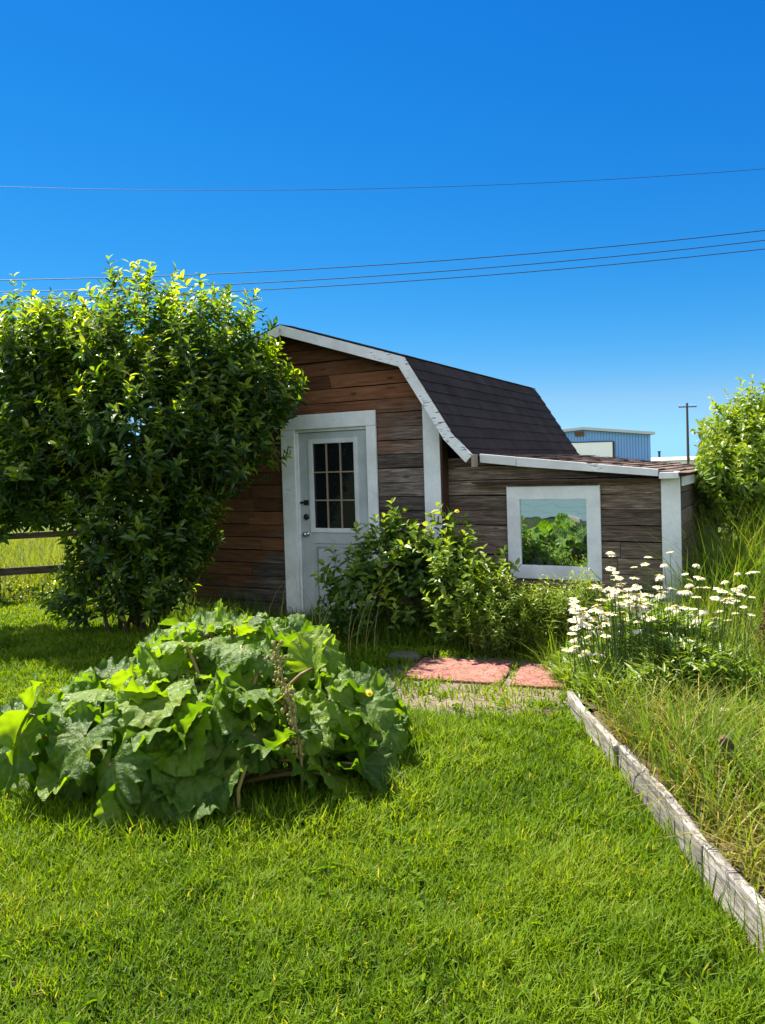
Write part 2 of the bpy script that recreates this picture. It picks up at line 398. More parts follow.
# local frame of the shed empty: x = u, y = -out (into the building), z = up
shed = empty('garden_shed', tuple(P0), -PHI)
tag(shed, 'weathered brown board shed with gambrel roof, white trim and low lean-to', 'shed')

UC, UL, UR, LB = -.01, -1.88, 1.75, 4.05        # gable centre, corners, length of the building
ZA, ZB, ZE = 3.20, 2.72, 1.70                    # apex, break, eave
BR_, ER_ = 1.462, 2.10                            # break and eave on the lean-to side
BL_, EL_ = 2 * UC - BR_, 2 * UC - ER_
PROFILE = [(EL_, ZE), (BL_, ZB), (UC, ZA), (BR_, ZB), (ER_, ZE)]
def gable_span(z):
    if z < ZB - .03:
        def f(e, b, lim, sgn):
            u = e + (b - e) * (z - ZE) / (ZB - ZE); return u
        lo = max(UL, f(EL_, BL_, UL, 1)) if z > ZE else UL
        hi = min(UR, f(ER_, BR_, UR, -1)) if z > ZE else UR
        return lo + .02, hi - .02
    k = (ZA - z) / (ZA - ZB)
    return UC + (BL_ - UC) * k + .03, UC + (BR_ - UC) * k - .03

PH = .146                                        # board height
def board_wall(name, mat, spans, z0, z1, holes=(), y_face=0.0, thick=.022, joints=True, parent=shed, axis='x'):
    """horizontal boards, each its own warped strip; outer face towards -y"""
    mb = MB(); z = z0
    while z < z1 - .01:
        zt = min(z + PH + random.uniform(-.004, .004), z1)
        a0, b0 = spans(z); a1, b1 = spans(zt)
        segs = [(a0, b0, a1, b1)]
        for (ha, hb, hz0, hz1) in holes:
            if zt > hz0 and z < hz1 - .005:
                ns = []
                for (p, q, r_, s) in segs:
                    if p < ha < q: ns.append((p, ha, r_, ha)); ns.append((hb, q, hb, s))
                    else: ns.append((p, q, r_, s))
                segs = ns
        for (p, q, r_, s) in segs:
            if q - p < .03: continue
            cuts = [0.0]
            if joints and q - p > 1.2:
                c = random.uniform(.2, .8); cuts.append(c)
            cuts.append(1.0)
            for c0, c1 in zip(cuts[:-1], cuts[1:]):
                xa0 = p + (q - p) * c0; xa1 = p + (q - p) * c1; xb0 = r_ + (s - r_) * c0; xb1 = r_ + (s - r_) * c1
                g = random.uniform(.004, .010); pr = random.uniform(-.004, .006); n = max(2, int((xa1 - xa0) / .25))
                tint = random.random()
                bow = random.uniform(-.004, .004)
                gx = .0025 if len(cuts) > 2 else 0
                lo, hi = [], []
                for i in range(n + 1):
                    t = i / n
                    xb = xa0 + gx + (xa1 - xa0 - 2 * gx) * t; xt = xb0 + gx + (xb1 - xb0 - 2 * gx) * t
                    lo.append((xb, z + g + random.uniform(-.0025, .0025) + bow * math.sin(3.1 * t)))
                    hi.append((xt, zt - .002 + random.uniform(-.002, .002) + bow * math.sin(3.1 * t)))
                v = []; f = []
                for (xl, zl), (xh, zh) in zip(lo, hi):
                    v += [(xl, y_face - pr, zl), (xh, y_face - pr - .003, zh), (xh, y_face + thick, zh), (xl, y_face + thick, zl)]
                for i in range(n):
                    a = 4 * i; b = a + 4
                    f += [(a, b, b + 1, a + 1), (a + 1, b + 1, b + 2, a + 2), (a + 2, b + 2, b + 3, a + 3), (a + 3, b + 3, b, a)]
                f += [(0, 1, 2, 3), (4 * n + 3, 4 * n + 2, 4 * n + 1, 4 * n)]
                if axis == 'y':      # the wall runs along depth, outer face towards +x
                    v = [(-yy, xx, zz) for xx, yy, zz in v]
                mb.add(v, f, tint)
        z = zt
    return mb.build(name, mat, parent)

gw = board_wall('gable_wall', M['gable_wood'], gable_span, .02, ZA - .02, holes=[(-.05, .96, 0.0, 2.10)])
# dark lining right behind the boards so that the gaps read as gaps
mb = MB(); mb.prism([(UL + .04, .0), (-.07, .0), (-.07, 2.12), (.98, 2.12), (.98, .0), (UR - .04, .0), (UR - .04, ZE), (BR_ - .04, ZB - .05), (UC, ZA - .05), (BL_ + .04, ZB - .05), (UL + .04, ZE)][::-1], .024, .03, .5)
mb.build('wall_lining', M['dark_backing'], shed)
# long walls and back wall
def side_span(z): return (.03, LB)
sw_l = board_wall('side_wall', M['leanto_wood'], lambda z: (-LB, -.03), .02, ZE + .15, axis='y', y_face=-UL * 1.0)
# mirror the -x side: outer face towards -x
for v in sw_l.data.vertices: v.co = (-v.co.x + 2 * UL if False else UL + (UL - v.co.x) * -1 * -1, -v.co.y, v.co.z)
sw_l.data.flip_normals()
for v in sw_l.data.vertices: v.co.x = v.co.x
bw = board_wall('back_wall', M['leanto_wood'], gable_span, .02, ZA - .02, y_face=0.0)
for v in bw.data.vertices: v.co = (v.co.x, LB - v.co.y, v.co.z)
bw.data.flip_normals()
mb = MB(); mb.box(UR - .03, UR - .005, .03, LB - .03, .02, ZE + .3, .5); mb.build('side_wall', M['dark_backing'], shed)

# ---- gambrel roof: slabs plus courses of tab shingles
def slab(mb, a, b, y0, y1, th, tint=.5):
    (x0, z0), (x1, z1) = a, b
    d = Vector((x1 - x0, 0, z1 - z0)).normalized(); n = Vector((-d.z, 0, d.x))
    if n.z < 0: n = -n
    p = [(x0, y0, z0), (x1, y0, z1), (x1, y1, z1), (x0, y1, z0)]
    q = [(x + n.x * th, y, z + n.z * th) for x, y, z in p]
    if x1 > x0: mb.hexa(p + q, tint)
    else: mb.hexa([p[1], p[0], p[3], p[2], q[1], q[0], q[3], q[2]], tint)
    return n
def shingles(mb, top, bot, y0, y1, th0, course=.135, tab=.30, curl=0.0):
    (xt, zt), (xb, zb) = top, bot
    L = math.hypot(xb - xt, zb - zt); d = Vector(((xb - xt) / L, 0, (zb - zt) / L)); n = Vector((-d.z, 0, d.x))
    if n.z < 0: n = -n
    k = 0; s = 0.0
    nc = max(1, round(L / course)); course = L / nc
    for k in range(nc):
        s0, s1 = k * course, (k + 1) * course + .028
        y = y0 - (tab * .5 if k % 2 else 0) - random.uniform(0, .05)
        while y < y1:
            ya, yb = max(y, y0), min(y + tab - .006, y1)
            if yb - ya > .02:
                tint = random.random(); lift = th0 + .007 + random.uniform(0, .002); c = curl * random.random() ** 3
                e1 = min(s1 + random.uniform(-.004, .004), L + .02)
                pts = []
                for (s_, h) in ((s0, th0 + .001), (e1, lift + .006 + c)):
                    for yy in (ya, yb):
                        pts.append(Vector((xt, yy, zt)) + d * s_ + n * h)
                dn = -n * .006
                t4 = [pts[0], pts[1], pts[3], pts[2]]; b4 = [p + dn for p in t4]
                vv = b4 + t4
                fl = [(3, 2, 1, 0), (4, 5, 6, 7), (0, 1, 5, 4), (1, 2, 6, 5), (2, 3, 7, 6), (3, 0, 4, 7)]
                nn = (t4[1] - t4[0]).cross(t4[2] - t4[1])
                if nn.dot(n) < 0: fl = [f[::-1] for f in fl]
                mb.add(vv, fl, tint)
            y += tab
YF, YB = -.205, LB + .12
rb = MB()
for a, b in zip(PROFILE[:-1], PROFILE[1:]):
    slab(rb, a, b, YF + .028, YB - .028, .02)
roof = rb.build('roof', M['soffit'], shed)
rs = MB()
shingles(rs, (BR_ - .01, ZB + .01), (ER_, ZE), YF, YB, .021)
shingles(rs, (BL_ + .01, ZB + .01), (EL_, ZE), YF, YB, .021)
shingles(rs, (UC, ZA), (BR_, ZB), YF, YB, .021)
shingles(rs, (UC, ZA), (BL_, ZB), YF, YB, .021)
rs.build('shingles', M['shingle'], roof)

# ---- rake boards, each board its own part
def rake(a, b, w0=.105, y=YF, th=.026, name='rake_board', ext0=0.0, ext1=0.0):
    (x0, z0), (x1, z1) = a, b
    L = math.hypot(x1 - x0, z1 - z0); dx, dz = (x1 - x0) / L, (z1 - z0) / L
    x0 -= dx * ext0; z0 -= dz * ext0; x1 += dx * ext1; z1 += dz * ext1
    nx, nz = -dz, dx
    if nz < 0: nx, nz = -nx, -nz
    top = .012
    P = [(x0 - nx * (w0 - top), z0 - nz * (w0 - top)), (x1 - nx * (w0 - top), z1 - nz * (w0 - top)), (x1 + nx * top, z1 + nz * top), (x0 + nx * top, z0 + nz * top)]
    if x1 < x0: P = P[::-1]
    mbx = MB(); mbx.prism(P, y, y + th); return mbx.build(name, M['fascia'], shed, bevel=.003)
rake((UC, ZA), (BR_, ZB), ext1=.015); rake((BL_, ZB), (UC, ZA))
FL = (1.93, 1.945)
FLx = BR_ + (ER_ - BR_) * .74; FLz = ZB + (ZE - ZB) * .74
rake((BR_, ZB), (FLx, FLz), y=YF - .003); rake((BL_, ZB), (EL_, ZE), y=YF - .003)
rake((FLx - .015, FLz + .005), (ER_ + .05, ZE + .03), w0=.10, y=YF - .006, ext1=.0)
mb = MB(); mb.box(ER_ + .045, ER_ + .075, YF - .008, YF + .09, ZE - .075, ZE + .045); mb.build('rake_end_block', M['muntin'], shed, bevel=.003)
mb = MB(); mb.box(EL_ - .02, EL_ + .006, YF + .03, YB, ZE - .10, ZE + .01); mb.build('eave_board', M['fascia'], shed, bevel=.003)

# ---- corner boards
mb = MB(); mb.hexa([(1.565, -.034, .02), (1.745, -.034, .02), (1.745, -.010, .02), (1.565, -.010, .02), (1.565, -.034, 2.42), (1.745, -.034, 2.14), (1.745, -.010, 2.14), (1.565, -.010, 2.42)])
mb.build('corner_board', M['trim'], shed, bevel=.004)
mb = MB(); mb.box(1.746, 1.768, -.028, .12, .02, 1.95); mb.build('corner_return', M['soffit'], shed, bevel=.002)
mb = MB(); mb.box(UL - .01, UL + .16, -.034, -.010, .02, 1.80); mb.build('corner_board', M['trim'], shed, bevel=.004)

# ---- door frame and door
mb = MB()
mb.box(-.165, .012, -.040, -.012, .0, 2.085); mb.build('door_casing', M['trim'], shed, bevel=.004)
mb = MB(); mb.box(.915, 1.03, -.040, -.012, .0, 2.085); mb.build('door_casing', M['trim'], shed, bevel=.004)
mb = MB(); mb.box(-.165, 1.03, -.042, -.012, 2.087, 2.245); mb.build('door_casing', M['trim'], shed, bevel=.004)
mb = MB(); mb.box(-.05, .036, -.008, .09, .0, 2.09); mb.box(.90, .965, -.008, .09, .0, 2.09); mb.box(.038, .898, -.008, .09, 2.055, 2.10); mb.build('door_jamb', M['trim'], shed, bevel=.003)
door = empty('door', (.04, .012, .04)); door.parent = shed
mb = MB()
DW, DH = .855, 2.01
mb.box(0, .15, 0, .04, 0, DH); mb.box(.715, DW, 0, .04, 0, DH); mb.box(.15, .715, 0, .04, 1.905, DH); mb.box(.15, .715, 0, .04, 0, .14); mb.box(.15, .715, 0, .04, .80, .945)
mb.box(.15, .715, .012, .036, .14, .80)
for x0, x1 in ((.175, .425), (.455, .69)):
    mb.hexa([(x0, .012, .17), (x1, .012, .17), (x1, .03, .17), (x0, .03, .17), (x0, .012, .77), (x1, .012, .77), (x1, .03, .77), (x0, .03, .77)])
    mb.box(x0 + .03, x1 - .03, .004, .02, .20, .74)
mb.build('door_leaf', M['door_paint'], door, bevel=.003)
mb = MB(); mb.box(.16, .705, .018, .026, .95, 1.90); mb.build('glass', M['glass'], door)
mb = MB()
mb.box(.125, .175, -.014, .016, .92, 1.935); mb.box(.695, .745, -.014, .016, .92, 1.935); mb.box(.175, .695, -.013, .016, 1.885, 1.935); mb.box(.175, .695, -.013, .016, .92, .968)
mb.build('window_trim', M['lite_trim'], door, bevel=.004)
mb = MB()
for x in (.345, .52): mb.box(x - .007, x + .007, .002, .017, .968, 1.885)
for z in (1.27, 1.575): mb.box(.175, .695, .003, .0165, z - .007, z + .007)
mb.build('muntin', M['muntin'], door)
def lathe_y(prof, x, z, seg=16):     # round hardware standing out of the door along -y
    v = []; f = []
    for (yy, r) in prof:
        for k in range(seg):
            a = 2 * math.pi * k / seg; v.append((x + r * math.cos(a), yy, z + r * math.sin(a)))
    for i in range(len(prof) - 1):
        for k in range(seg):
            k2 = (k + 1) % seg; f.append((i * seg + k, i * seg + k2, (i + 1) * seg + k2, (i + 1) * seg + k))
    f.append(tuple(range(len(prof) * seg - seg, len(prof) * seg)))
    return v, f
mb = MB(); v, f = lathe_y([(0, .032), (-.008, .032), (-.014, .026), (-.02, .02), (-.035, .016), (-.042, .024), (-.055, .030), (-.068, .026), (-.074, .012)], .07, .90); mb.add(v, f, .5)
mb.build('door_knob', M['chrome'], door, smooth=True)
mb = MB(); v, f = lathe_y([(0, .034), (-.012, .034), (-.022, .028), (-.026, .012)], .07, 1.09); mb.add(v, f, .5); mb.build('deadbolt', M['hardware'], door, smooth=True)
mb = MB(); mb.box(.045, .105, -.012, -.001, 1.22, 1.275); mb.box(-.015, .05, -.016, -.004, 1.237, 1.258); mb.tube([(.075, -.012, 1.252), (.075, -.03, 1.252), (.075, -.03, 1.238)], .006); mb.build('hasp', M['hardware'], door, bevel=.002)
mb = MB(); mb.box(-.06, .97, -.07, .10, -.02, .035); mb.build('door_sill', M['fence_wood'], shed, bevel=.005)

# ---- lean-to
LO = .12                                           # set back of the lean-to wall
LU1 = 3.955
def lt_top(u): return 1.735 - (u - 2.12) * .117
def lt_span(z): 
    if z <= 1.52: return (1.755, LU1)
    return (1.755, max(1.80, min(LU1, 2.12 + (1.735 - z) / .117)))
board_wall('lean_to_wall', M['leanto_wood'], lt_span, .02, 1.72, y_face=LO, holes=[])
board_wall('lean_to_side_wall', M['leanto_wood'], lambda z: (LO + .03, LB), .02, 1.50, axis='y', y_face=-LU1, joints=True)
mb = MB(); mb.box(1.78, LU1 - .03, LO + .03, LO + .036, .02, 1.51, .5); mb.box(LU1 - .033, LU1 - .027, LO + .04, LB - .02, .02, 1.49, .5); mb.box(1.78, LU1 - .01, LB - .06, LB - .03, .02, 1.5, .5); mb.build('lean_to_lining', M['dark_backing'], shed)
lr = MB(); slab(lr, (2.03, 1.722), (4.0, 1.722 - 1.97 * .117), .03, LB + .05, .02); lroof = lr.build('lean_to_roof', M['soffit'], shed)
lrs = MB(); shingles(lrs, (1.98, 1.730), (4.025, 1.730 - 2.045 * .117), -.008, LB + .05, .021, curl=.014); lrs.build('shingles', M['shingle_old'], lroof)
def sloped_board(name, u0, u1, h0, h1, y0, y1, mat, drop=.0):
    mbx = MB(); a0, a1 = lt_top(u0) + .02 - drop, lt_top(u1) + .02 - drop
    mbx.prism([(u0, a0 - h0), (u1, a1 - h1), (u1, a1), (u0, a0)], y0, y1); return mbx.build(name, mat, shed, bevel=.003)
sloped_board('fascia_board', 2.16, 2.52, .085, .085, -.02, .005, M['fascia'])
sloped_board('fascia_board', 2.525, 3.80, .088, .062, -.022, .003, M['fascia'])
mb = MB(); mb.box(3.806, 3.966, LO - .035, LO - .010, .02, 1.535); mb.box(3.806, 3.966, -.024, LO - .034, 1.475, 1.530); mb.build('corner_post', M['trim'], shed, bevel=.004)
mb = MB(); mb.box(3.972, 3.994, LO + .0, LB + .02, 1.405, 1.488); mb.build('eave_board', M['fascia'], shed, bevel=.003)
mb = MB(); mb.box(2.05, 3.8, .02, LO - .004, 1.46, 1.475); mb.build('soffit', M['soffit'], shed)
# ---- window with mitred white frame
win = empty('window', (2.83, LO, .985)); win.parent = shed
for rot in range(4):
    o_, i_ = .445, .318
    P = [(-o_ + .002, -o_), (o_ - .002, -o_), (i_ - .002, -i_), (-i_ + .002, -i_)]
    c, s = round(math.cos(rot * math.pi / 2)), round(math.sin(rot * math.pi / 2))
    jig = (0.0, .006, -.008, .004)[rot]
    mb = MB(); mb.prism([(c * x - s * z, s * x + c * z + jig * (1 if abs(x) > .4 else .5)) for x, z in P], -.038, -.010); mb.build('window_frame', M['trim'], win, bevel=.003)
mb = MB(); mb.box(-.335, .335, -.014, -.008, -.335, .335); mb.build('window_pane', M['mirror'], win)

# ------------------------------------------------------------------ ground, bed, paving
def grid(name, x0, x1, y0, y1, nx, ny, hf, mat):
    xs = np.linspace(x0, x1, nx); ys = np.linspace(y0, y1, ny); X, Y = np.meshgrid(xs, ys)
    Z = hf(X, Y); v = np.stack([X, Y, Z], -1).reshape(-1, 3)
    i = np.arange(nx * ny).reshape(ny, nx); q = np.stack([i[:-1, :-1], i[:-1, 1:], i[1:, 1:], i[1:, :-1]], -1).reshape(-1, 4)
    me = raw_mesh(name, v, q, np.arange(len(q)) * 4, mat, None, True); return link(name, me)
g = grid('ground', -900, 900, -900, 1500, 2, 2, lambda X, Y: X * 0, M['ground']); tag(g, kind='structure')
def bedz(X, Y): return -.19 * np.clip((Y - 5.0) / .12, 0, 1) * np.clip((1.78 - X) / .12, 0, 1) + .095 + .02 * np.sin(X * 3.1 + Y * 2.3) + .015 * np.sin(Y * 7 + X * 5) + .01 * np.sin(X * 19) * np.sin(Y * 17)
b = grid('raised_bed_soil', 1.232, 6.0, .3, 6.4, 90, 110, bedz, M['soil']); tag(b, kind='structure')
# the bed's edging
edge = empty('raised_bed_edging', (1.2, 5.06, 0)); tag(edge, 'grey weathered plank edging along the lawn side of the raised bed', 'garden edging')
def plank(y0, y1, h, dx, lean):
    mbx = MB(); n = 14; v = []; f = []
    tint = random.random()
    for i in range(n + 1):
        y = y0 + (y1 - y0) * i / n
        wob = .006 * math.sin(y * 4 + dx * 50); hh = h + .008 * math.sin(y * 6.3) + random.uniform(-.004, .003)
        x = dx + wob
        v += [(x - .02, y, -.03), (x - .02 + lean, y, hh - .004), (x + .02 + lean, y, hh + random.uniform(-.006, 0)), (x + .02, y, -.03)]
    for i in range(n):
        a = 4 * i; b_ = a + 4
        f += [(a, a + 1, b_ + 1, b_), (a + 1, a + 2, b_ + 2, b_ + 1), (a + 2, a + 3, b_ + 3, b_ + 2), (a + 3, a, b_, b_ + 3)]
    f += [(3, 2, 1, 0), (4 * n, 4 * n + 1, 4 * n + 2, 4 * n + 3)]
    mbx.add(v, f, tint); return mbx.build('edging_board', M['edging_wood'], edge, bevel=.005)
plank(0.0, -1.02, .142, .005, -.010); plank(-1.03, -2.10, .150, .018, .004); plank(-2.108, -4.6, .160, .016, .010)
for y, x in ((-1.025, .055), (-2.104, .06)):
    mb = MB(); mb.box(x - .018, x + .018, y - .02, y + .02, -.1, .10); mb.build('edging_stake', M['edging_wood'], edge)

def paver(cx, cy, rz, sx, sy, label):
    n = 12; mbx = MB()
    rim = []
    for i in range(4):
        for k in range(n):
            t = k / n
            x, y = [(-1 + 2 * t, -1), (1, -1 + 2 * t), (1 - 2 * t, 1), (-1, 1 - 2 * t)][i]
            rim.append((x * sx / 2 + random.uniform(-.006, .006), y * sy / 2 + random.uniform(-.006, .006)))
    N = len(rim)
    v = [(x, y, -.04) for x, y in rim] + [(x, y, .014) for x, y in rim] + [(x * .97, y * .97, .020) for x, y in rim]
    f = [(i, (i + 1) % N, N + (i + 1) % N, N + i) for i in range(N)] + [(N + i, N + (i + 1) % N, 2 * N + (i + 1) % N, 2 * N + i) for i in range(N)] + [tuple(range(2 * N, 3 * N))]
    mbx.add(v, f, .5); o = mbx.build('paving_slab', M['paver']); o.location = (cx, cy, 0); o.rotation_euler = (R(random.uniform(-1, 1)), R(random.uniform(-1, 1)), rz)
    tag(o, label, 'paving slab', 'red paving slabs in front of the shed'); return o
paver(.57, 6.12, R(-18.5), .78, .66, 'red concrete paving slab beside the rhubarb and the leafy shrubs')
paver(1.36, 5.84, R(-18.5), .76, .66, 'red concrete paving slab at the end of the plank edging by the daisies')
mb = MB(); mb.sphere((0, 0, 0), .16, 14, 8, .35); st = mb.build('stone_slab', M['stone'], smooth=True)
for v in st.data.vertices:
    k = 1 + .18 * math.sin(v.co.x * 31 + 1) * math.cos(v.co.y * 27); v.co = (v.co.x * k * .95, v.co.y * k * .7, min(v.co.z * k, .035))
st.location = tuple(at(404, 664, 6.55)[:2]) + (.02,); tag(st, 'flat brownish grey stone lying at the foot of the leafy shrub', 'stone')

# ------------------------------------------------------------------ grass blades
def blades(name, pts, h, wd, lean, tint, mat, segs=2, curl=1.0, azim=None, label=None, kind='stuff', cat=None, tipw=.0, parent=None):
    N = len(pts); az = rng.uniform(0, 2 * np.pi, N) if azim is None else azim
    d = np.stack([np.cos(az), np.sin(az), np.zeros(N)], -1)
    wa = az + np.pi / 2 + rng.uniform(-.9, .9, N); s = np.stack([np.cos(wa), np.sin(wa), np.zeros(N)], -1)
    vs_ = []; rows = segs + 1
    for i in range(rows):
        t = i / segs
        out = lean * (t ** (1 + .8 * curl)); up = t * np.sqrt(np.clip(1 - (lean * t * .75) ** 2, .08, 1))
        c = pts + d * (out * h)[:, None] + np.array([0, 0, 1.]) * (up * h)[:, None]
        wi = wd * (1 - t) ** .6 * (0.75 if i == 0 else 1.0)
        if i < segs:
            vs_ += [c - s * (wi / 2)[:, None], c + s * (wi / 2)[:, None]]
        else: vs_ += [c]
    per = 2 * segs + 1
    V = np.stack(vs_, 1).reshape(-1, 3)
    tri = []
    for i in range(segs - 1):
        a = 2 * i; tri += [(a, a + 1, a + 3), (a, a + 3, a + 2)]
    a = 2 * (segs - 1); tri += [(a, a + 1, a + 2)]
    T = (np.arange(N) * per)[:, None, None] + np.array(tri)[None]
    me = tri_mesh(name, V, T.reshape(-1, 3), mat, {'tint': np.repeat(tint, per)})
    o = link(name, me, parent)
    if label: tag(o, label, cat, None, kind)
    return o

def vnoise(x, y, s, seed=0):
    """smooth value noise for patchiness"""
    r = np.random.default_rng(seed); tab = r.random((64, 64))
    u = x * s + 1000; v = y * s + 1000; i = np.floor(u).astype(int); j = np.floor(v).astype(int); fu = u - i; fv = v - j
    fu = fu * fu * (3 - 2 * fu); fv = fv * fv * (3 - 2 * fv)
    a = tab[i % 64, j % 64]; b = tab[(i + 1) % 64, j % 64]; c = tab[i % 64, (j + 1) % 64]; d = tab[(i + 1) % 64, (j + 1) % 64]
    return (a * (1 - fu) + b * fu) * (1 - fv) + (c * (1 - fu) + d * fu) * fv

def in_shed(x, y, m=0.0):
    u = (x - P0[0]) * EU[0] + (y - P0[1]) * EU[1]; o = (x - P0[0]) * EN[0] + (y - P0[1]) * EN[1]
    return (u > UL - m) & (u < 4.1 + m) & (o < m - .1 * (u > 1.8)) & (o > -LB - .2)

# lawn: denser near the camera
xs, ys = [], []
y_edges = [(1.5, 3.2, 11500), (3.2, 5.0, 7000), (5.0, 7.5, 4200), (7.5, 10.2, 2600)]
for y0, y1, dens in y_edges:
    xl, xr = -.62 * y1 - .7, 2.2
    n = int((y1 - y0) * (xr - xl) * dens); xs.append(rng.uniform(xl, xr, n)); ys.append(rng.uniform(y0, y1, n))
x = np.concatenate(xs); y = np.concatenate(ys)
k = (x > -.62 * y - .7) & (~in_shed(x, y, .02)) & ((x < 1.19) | (y > 5.1)) & (x < .62 * y + .5)
soil = ((x - .62) / .95) ** 2 + ((y - 5.84) / .80) ** 2 + (vnoise(x, y, 5, 3) - .5) * 1.1
k &= (soil > 1.0) | (rng.random(len(x)) < .06 + .42 * vnoise(x, y, 7, 8) ** 2)
def on_paver(x, y, cx, cy, a, sx, sy):
    dx, dy = x - cx, y - cy; c, s = math.cos(-a), math.sin(-a)
    return (np.abs(c * dx - s * dy) < sx / 2) & (np.abs(s * dx + c * dy) < sy / 2)
k &= ~on_paver(x, y, .57, 6.12, R(-18.5), .77, .64) & ~on_paver(x, y, 1.36, 5.84, R(-18.5), .75, .64)
dens = .55 + .8 * vnoise(x, y, 6, 1); k &= rng.random(len(x)) < dens
x, y = x[k], y[k]; N = len(x)
patch = vnoise(x, y, 1.6, 5); clump = vnoise(x, y, 9, 6)
h = (.028 + .044 * clump + .030 * rng.random(N)) * (1 + .35 * (patch - .5))
far_w = np.clip(y / 3.2, .9, 2.2)
# longer grass left standing against the edging and around the rhubarb
ed = np.exp(-((1.19 - x) / .07) ** 2) * (y < 5.1)
rh = np.exp(-((np.hypot((x + .95) / 1.25, (y - 4.35) / 1.0) - .95) / .18) ** 2)
h *= 1 + ed * (rng.random(N) < .10) * 2.5 - .45 * ed + rh * rng.random(N) * 1.3
tint = np.clip(.02 + .50 * vnoise(x, y, 2.4, 9) + .42 * clump * rng.random(N) + .18 * rng.random(N) + (rng.random(N) < .03) * .6, 0, 1)
blades('lawn_grass', np.stack([x, y, np.zeros(N)], -1), h, (.0062 + .0045 * rng.random(N)) * far_w, rng.uniform(.25, 1.0, N), tint, M['lawn'], 2, label='short bright green lawn grass', cat='grass')
# small clover and plantain leaves in the lawn
n = 420; cx = rng.uniform(-2.6, 1.15, n); cy = rng.uniform(1.9, 6.5, n); cy = 1.9 + (cy - 1.9) ** 1.0; kk = (vnoise(cx, cy, 1.3, 50) > .45) & ((cy < 5.2)) & (np.hypot((cx + .95) / 1.1, (cy - 4.35) / .9) > 1.0) & (cx > -.62 * cy - .7)
cx, cy = cx[kk], cy[kk]; n = len(cx); per_ = 6
ca = rng.uniform(0, 2 * np.pi, (n, per_)); ox = np.repeat(cx, per_) + rng.normal(0, .018, n * per_); oy = np.repeat(cy, per_) + rng.normal(0, .018, n * per_); ca = ca.ravel()
LAWN_WEEDS = (np.stack([ox, oy, rng.uniform(.012, .045, n * per_)], -1), np.stack([np.cos(ca), np.sin(ca), rng.uniform(-.1, .5, n * per_)], -1), rng.uniform(.025, .055, n * per_))
# meadow beyond the fence
n = 52000; x = rng.uniform(-16, -1.5, n); y = rng.uniform(10.2, 20, n) ; k = ~in_shed(x, y, .15) & (x > -.66 * y - 1.5); x, y = x[k], y[k]; N = len(x)
hh = (.22 + .5 * vnoise(x, y, .9, 12)) * rng.uniform(.6, 1.2, N) * np.clip((y - 9.6) / 1.8, .3, 1)
blades('meadow_grass', np.stack([x, y, np.zeros(N)], -1), hh, .012 + .012 * rng.random(N), rng.uniform(.2, .9, N), np.clip(.2 + .6 * vnoise(x, y, .8, 13) + .3 * rng.random(N), 0, 1), M['meadow'], 2, label='tall yellow green meadow grass beyond the rail fence', cat='grass')

# raised bed: dry yellow grass by the planks, tall green grass farther in
n = 19000; x = rng.uniform(1.24, 4.4, n); y = rng.uniform(1.3, 5.6, n)
k = (x < .64 * y + .9); x, y = x[k], y[k]
dry = np.clip(1.05 - (x - 1.25) * 1.1 - np.clip(y - 4.2, 0, 9) * .6 + (vnoise(x, y, 2.6, 20) - .5) * 1.2, 0, 1)
k = rng.random(len(x)) < dry * (.75 + .25 * np.clip((x - 1.26) / .12, 0, 1)); x, y, dry = x[k], y[k], dry[k]; N = len(x)
hh = (.10 + .22 * rng.random(N)) * (.7 + .8 * vnoise(x, y, 3, 21)) * (.75 + .4 * np.clip((x - 1.24) / .4, 0, 1)) * np.where(np.hypot(x - 1.68, y - 3.4) < .22, .45, 1)
blades('dry_grass', np.stack([x, y, bedz(x, y)], -1), hh, .0065 + .005 * rng.random(N), rng.uniform(.5, 1.35, N), np.clip(.05 + .75 * rng.random(N) * (.55 + .6 * vnoise(x, y, 4, 22)), 0, 1), M['dry'], 3, label='yellowing dry grass in the raised bed beside the plank edging', cat='grass')
n = 56000; x = rng.uniform(1.26, 6.2, n); y = rng.uniform(1.5, 7.9, n)
green = np.clip(.50 + (x - 1.5) * .6 + np.clip(y - 3.8, 0, 2) * .6 + (vnoise(x, y, 2, 30) - .5) * 1.0, 0, 1)
k = (x < .64 * y + 1.0) & (~in_shed(x, y, .03)) & (rng.random(n) < green) & (x > 1.26); x, y = x[k], y[k]; N = len(x)
top = .27 + .18 * vnoise(x, y, 1.6, 31) + .75 * np.clip((y - 5.5) / 1.2, 0, 1) * np.clip((x - 2.25) / .4, .1, 1) + .14 * np.clip((x - 2.0), 0, 1)
hh = top * rng.uniform(.55, 1.15, N) * (1 - .4 * np.exp(-((x - 1.75) / .5) ** 2 - ((y - 4.75) / .45) ** 2)); z = np.where(y < 6.4, bedz(x, y), 0) * (x < 6)
blades('tall_grass', np.stack([x, y, z], -1), hh, .006 + .006 * rng.random(N), rng.uniform(.2, .95, N), np.clip(.1 + .5 * vnoise(x, y, 1.5, 32) + .35 * rng.random(N) + (rng.random(N) < .06) * .5, 0, 1), M['tall'], 3, label='tall green grass filling the raised bed and the shed corner', cat='grass')
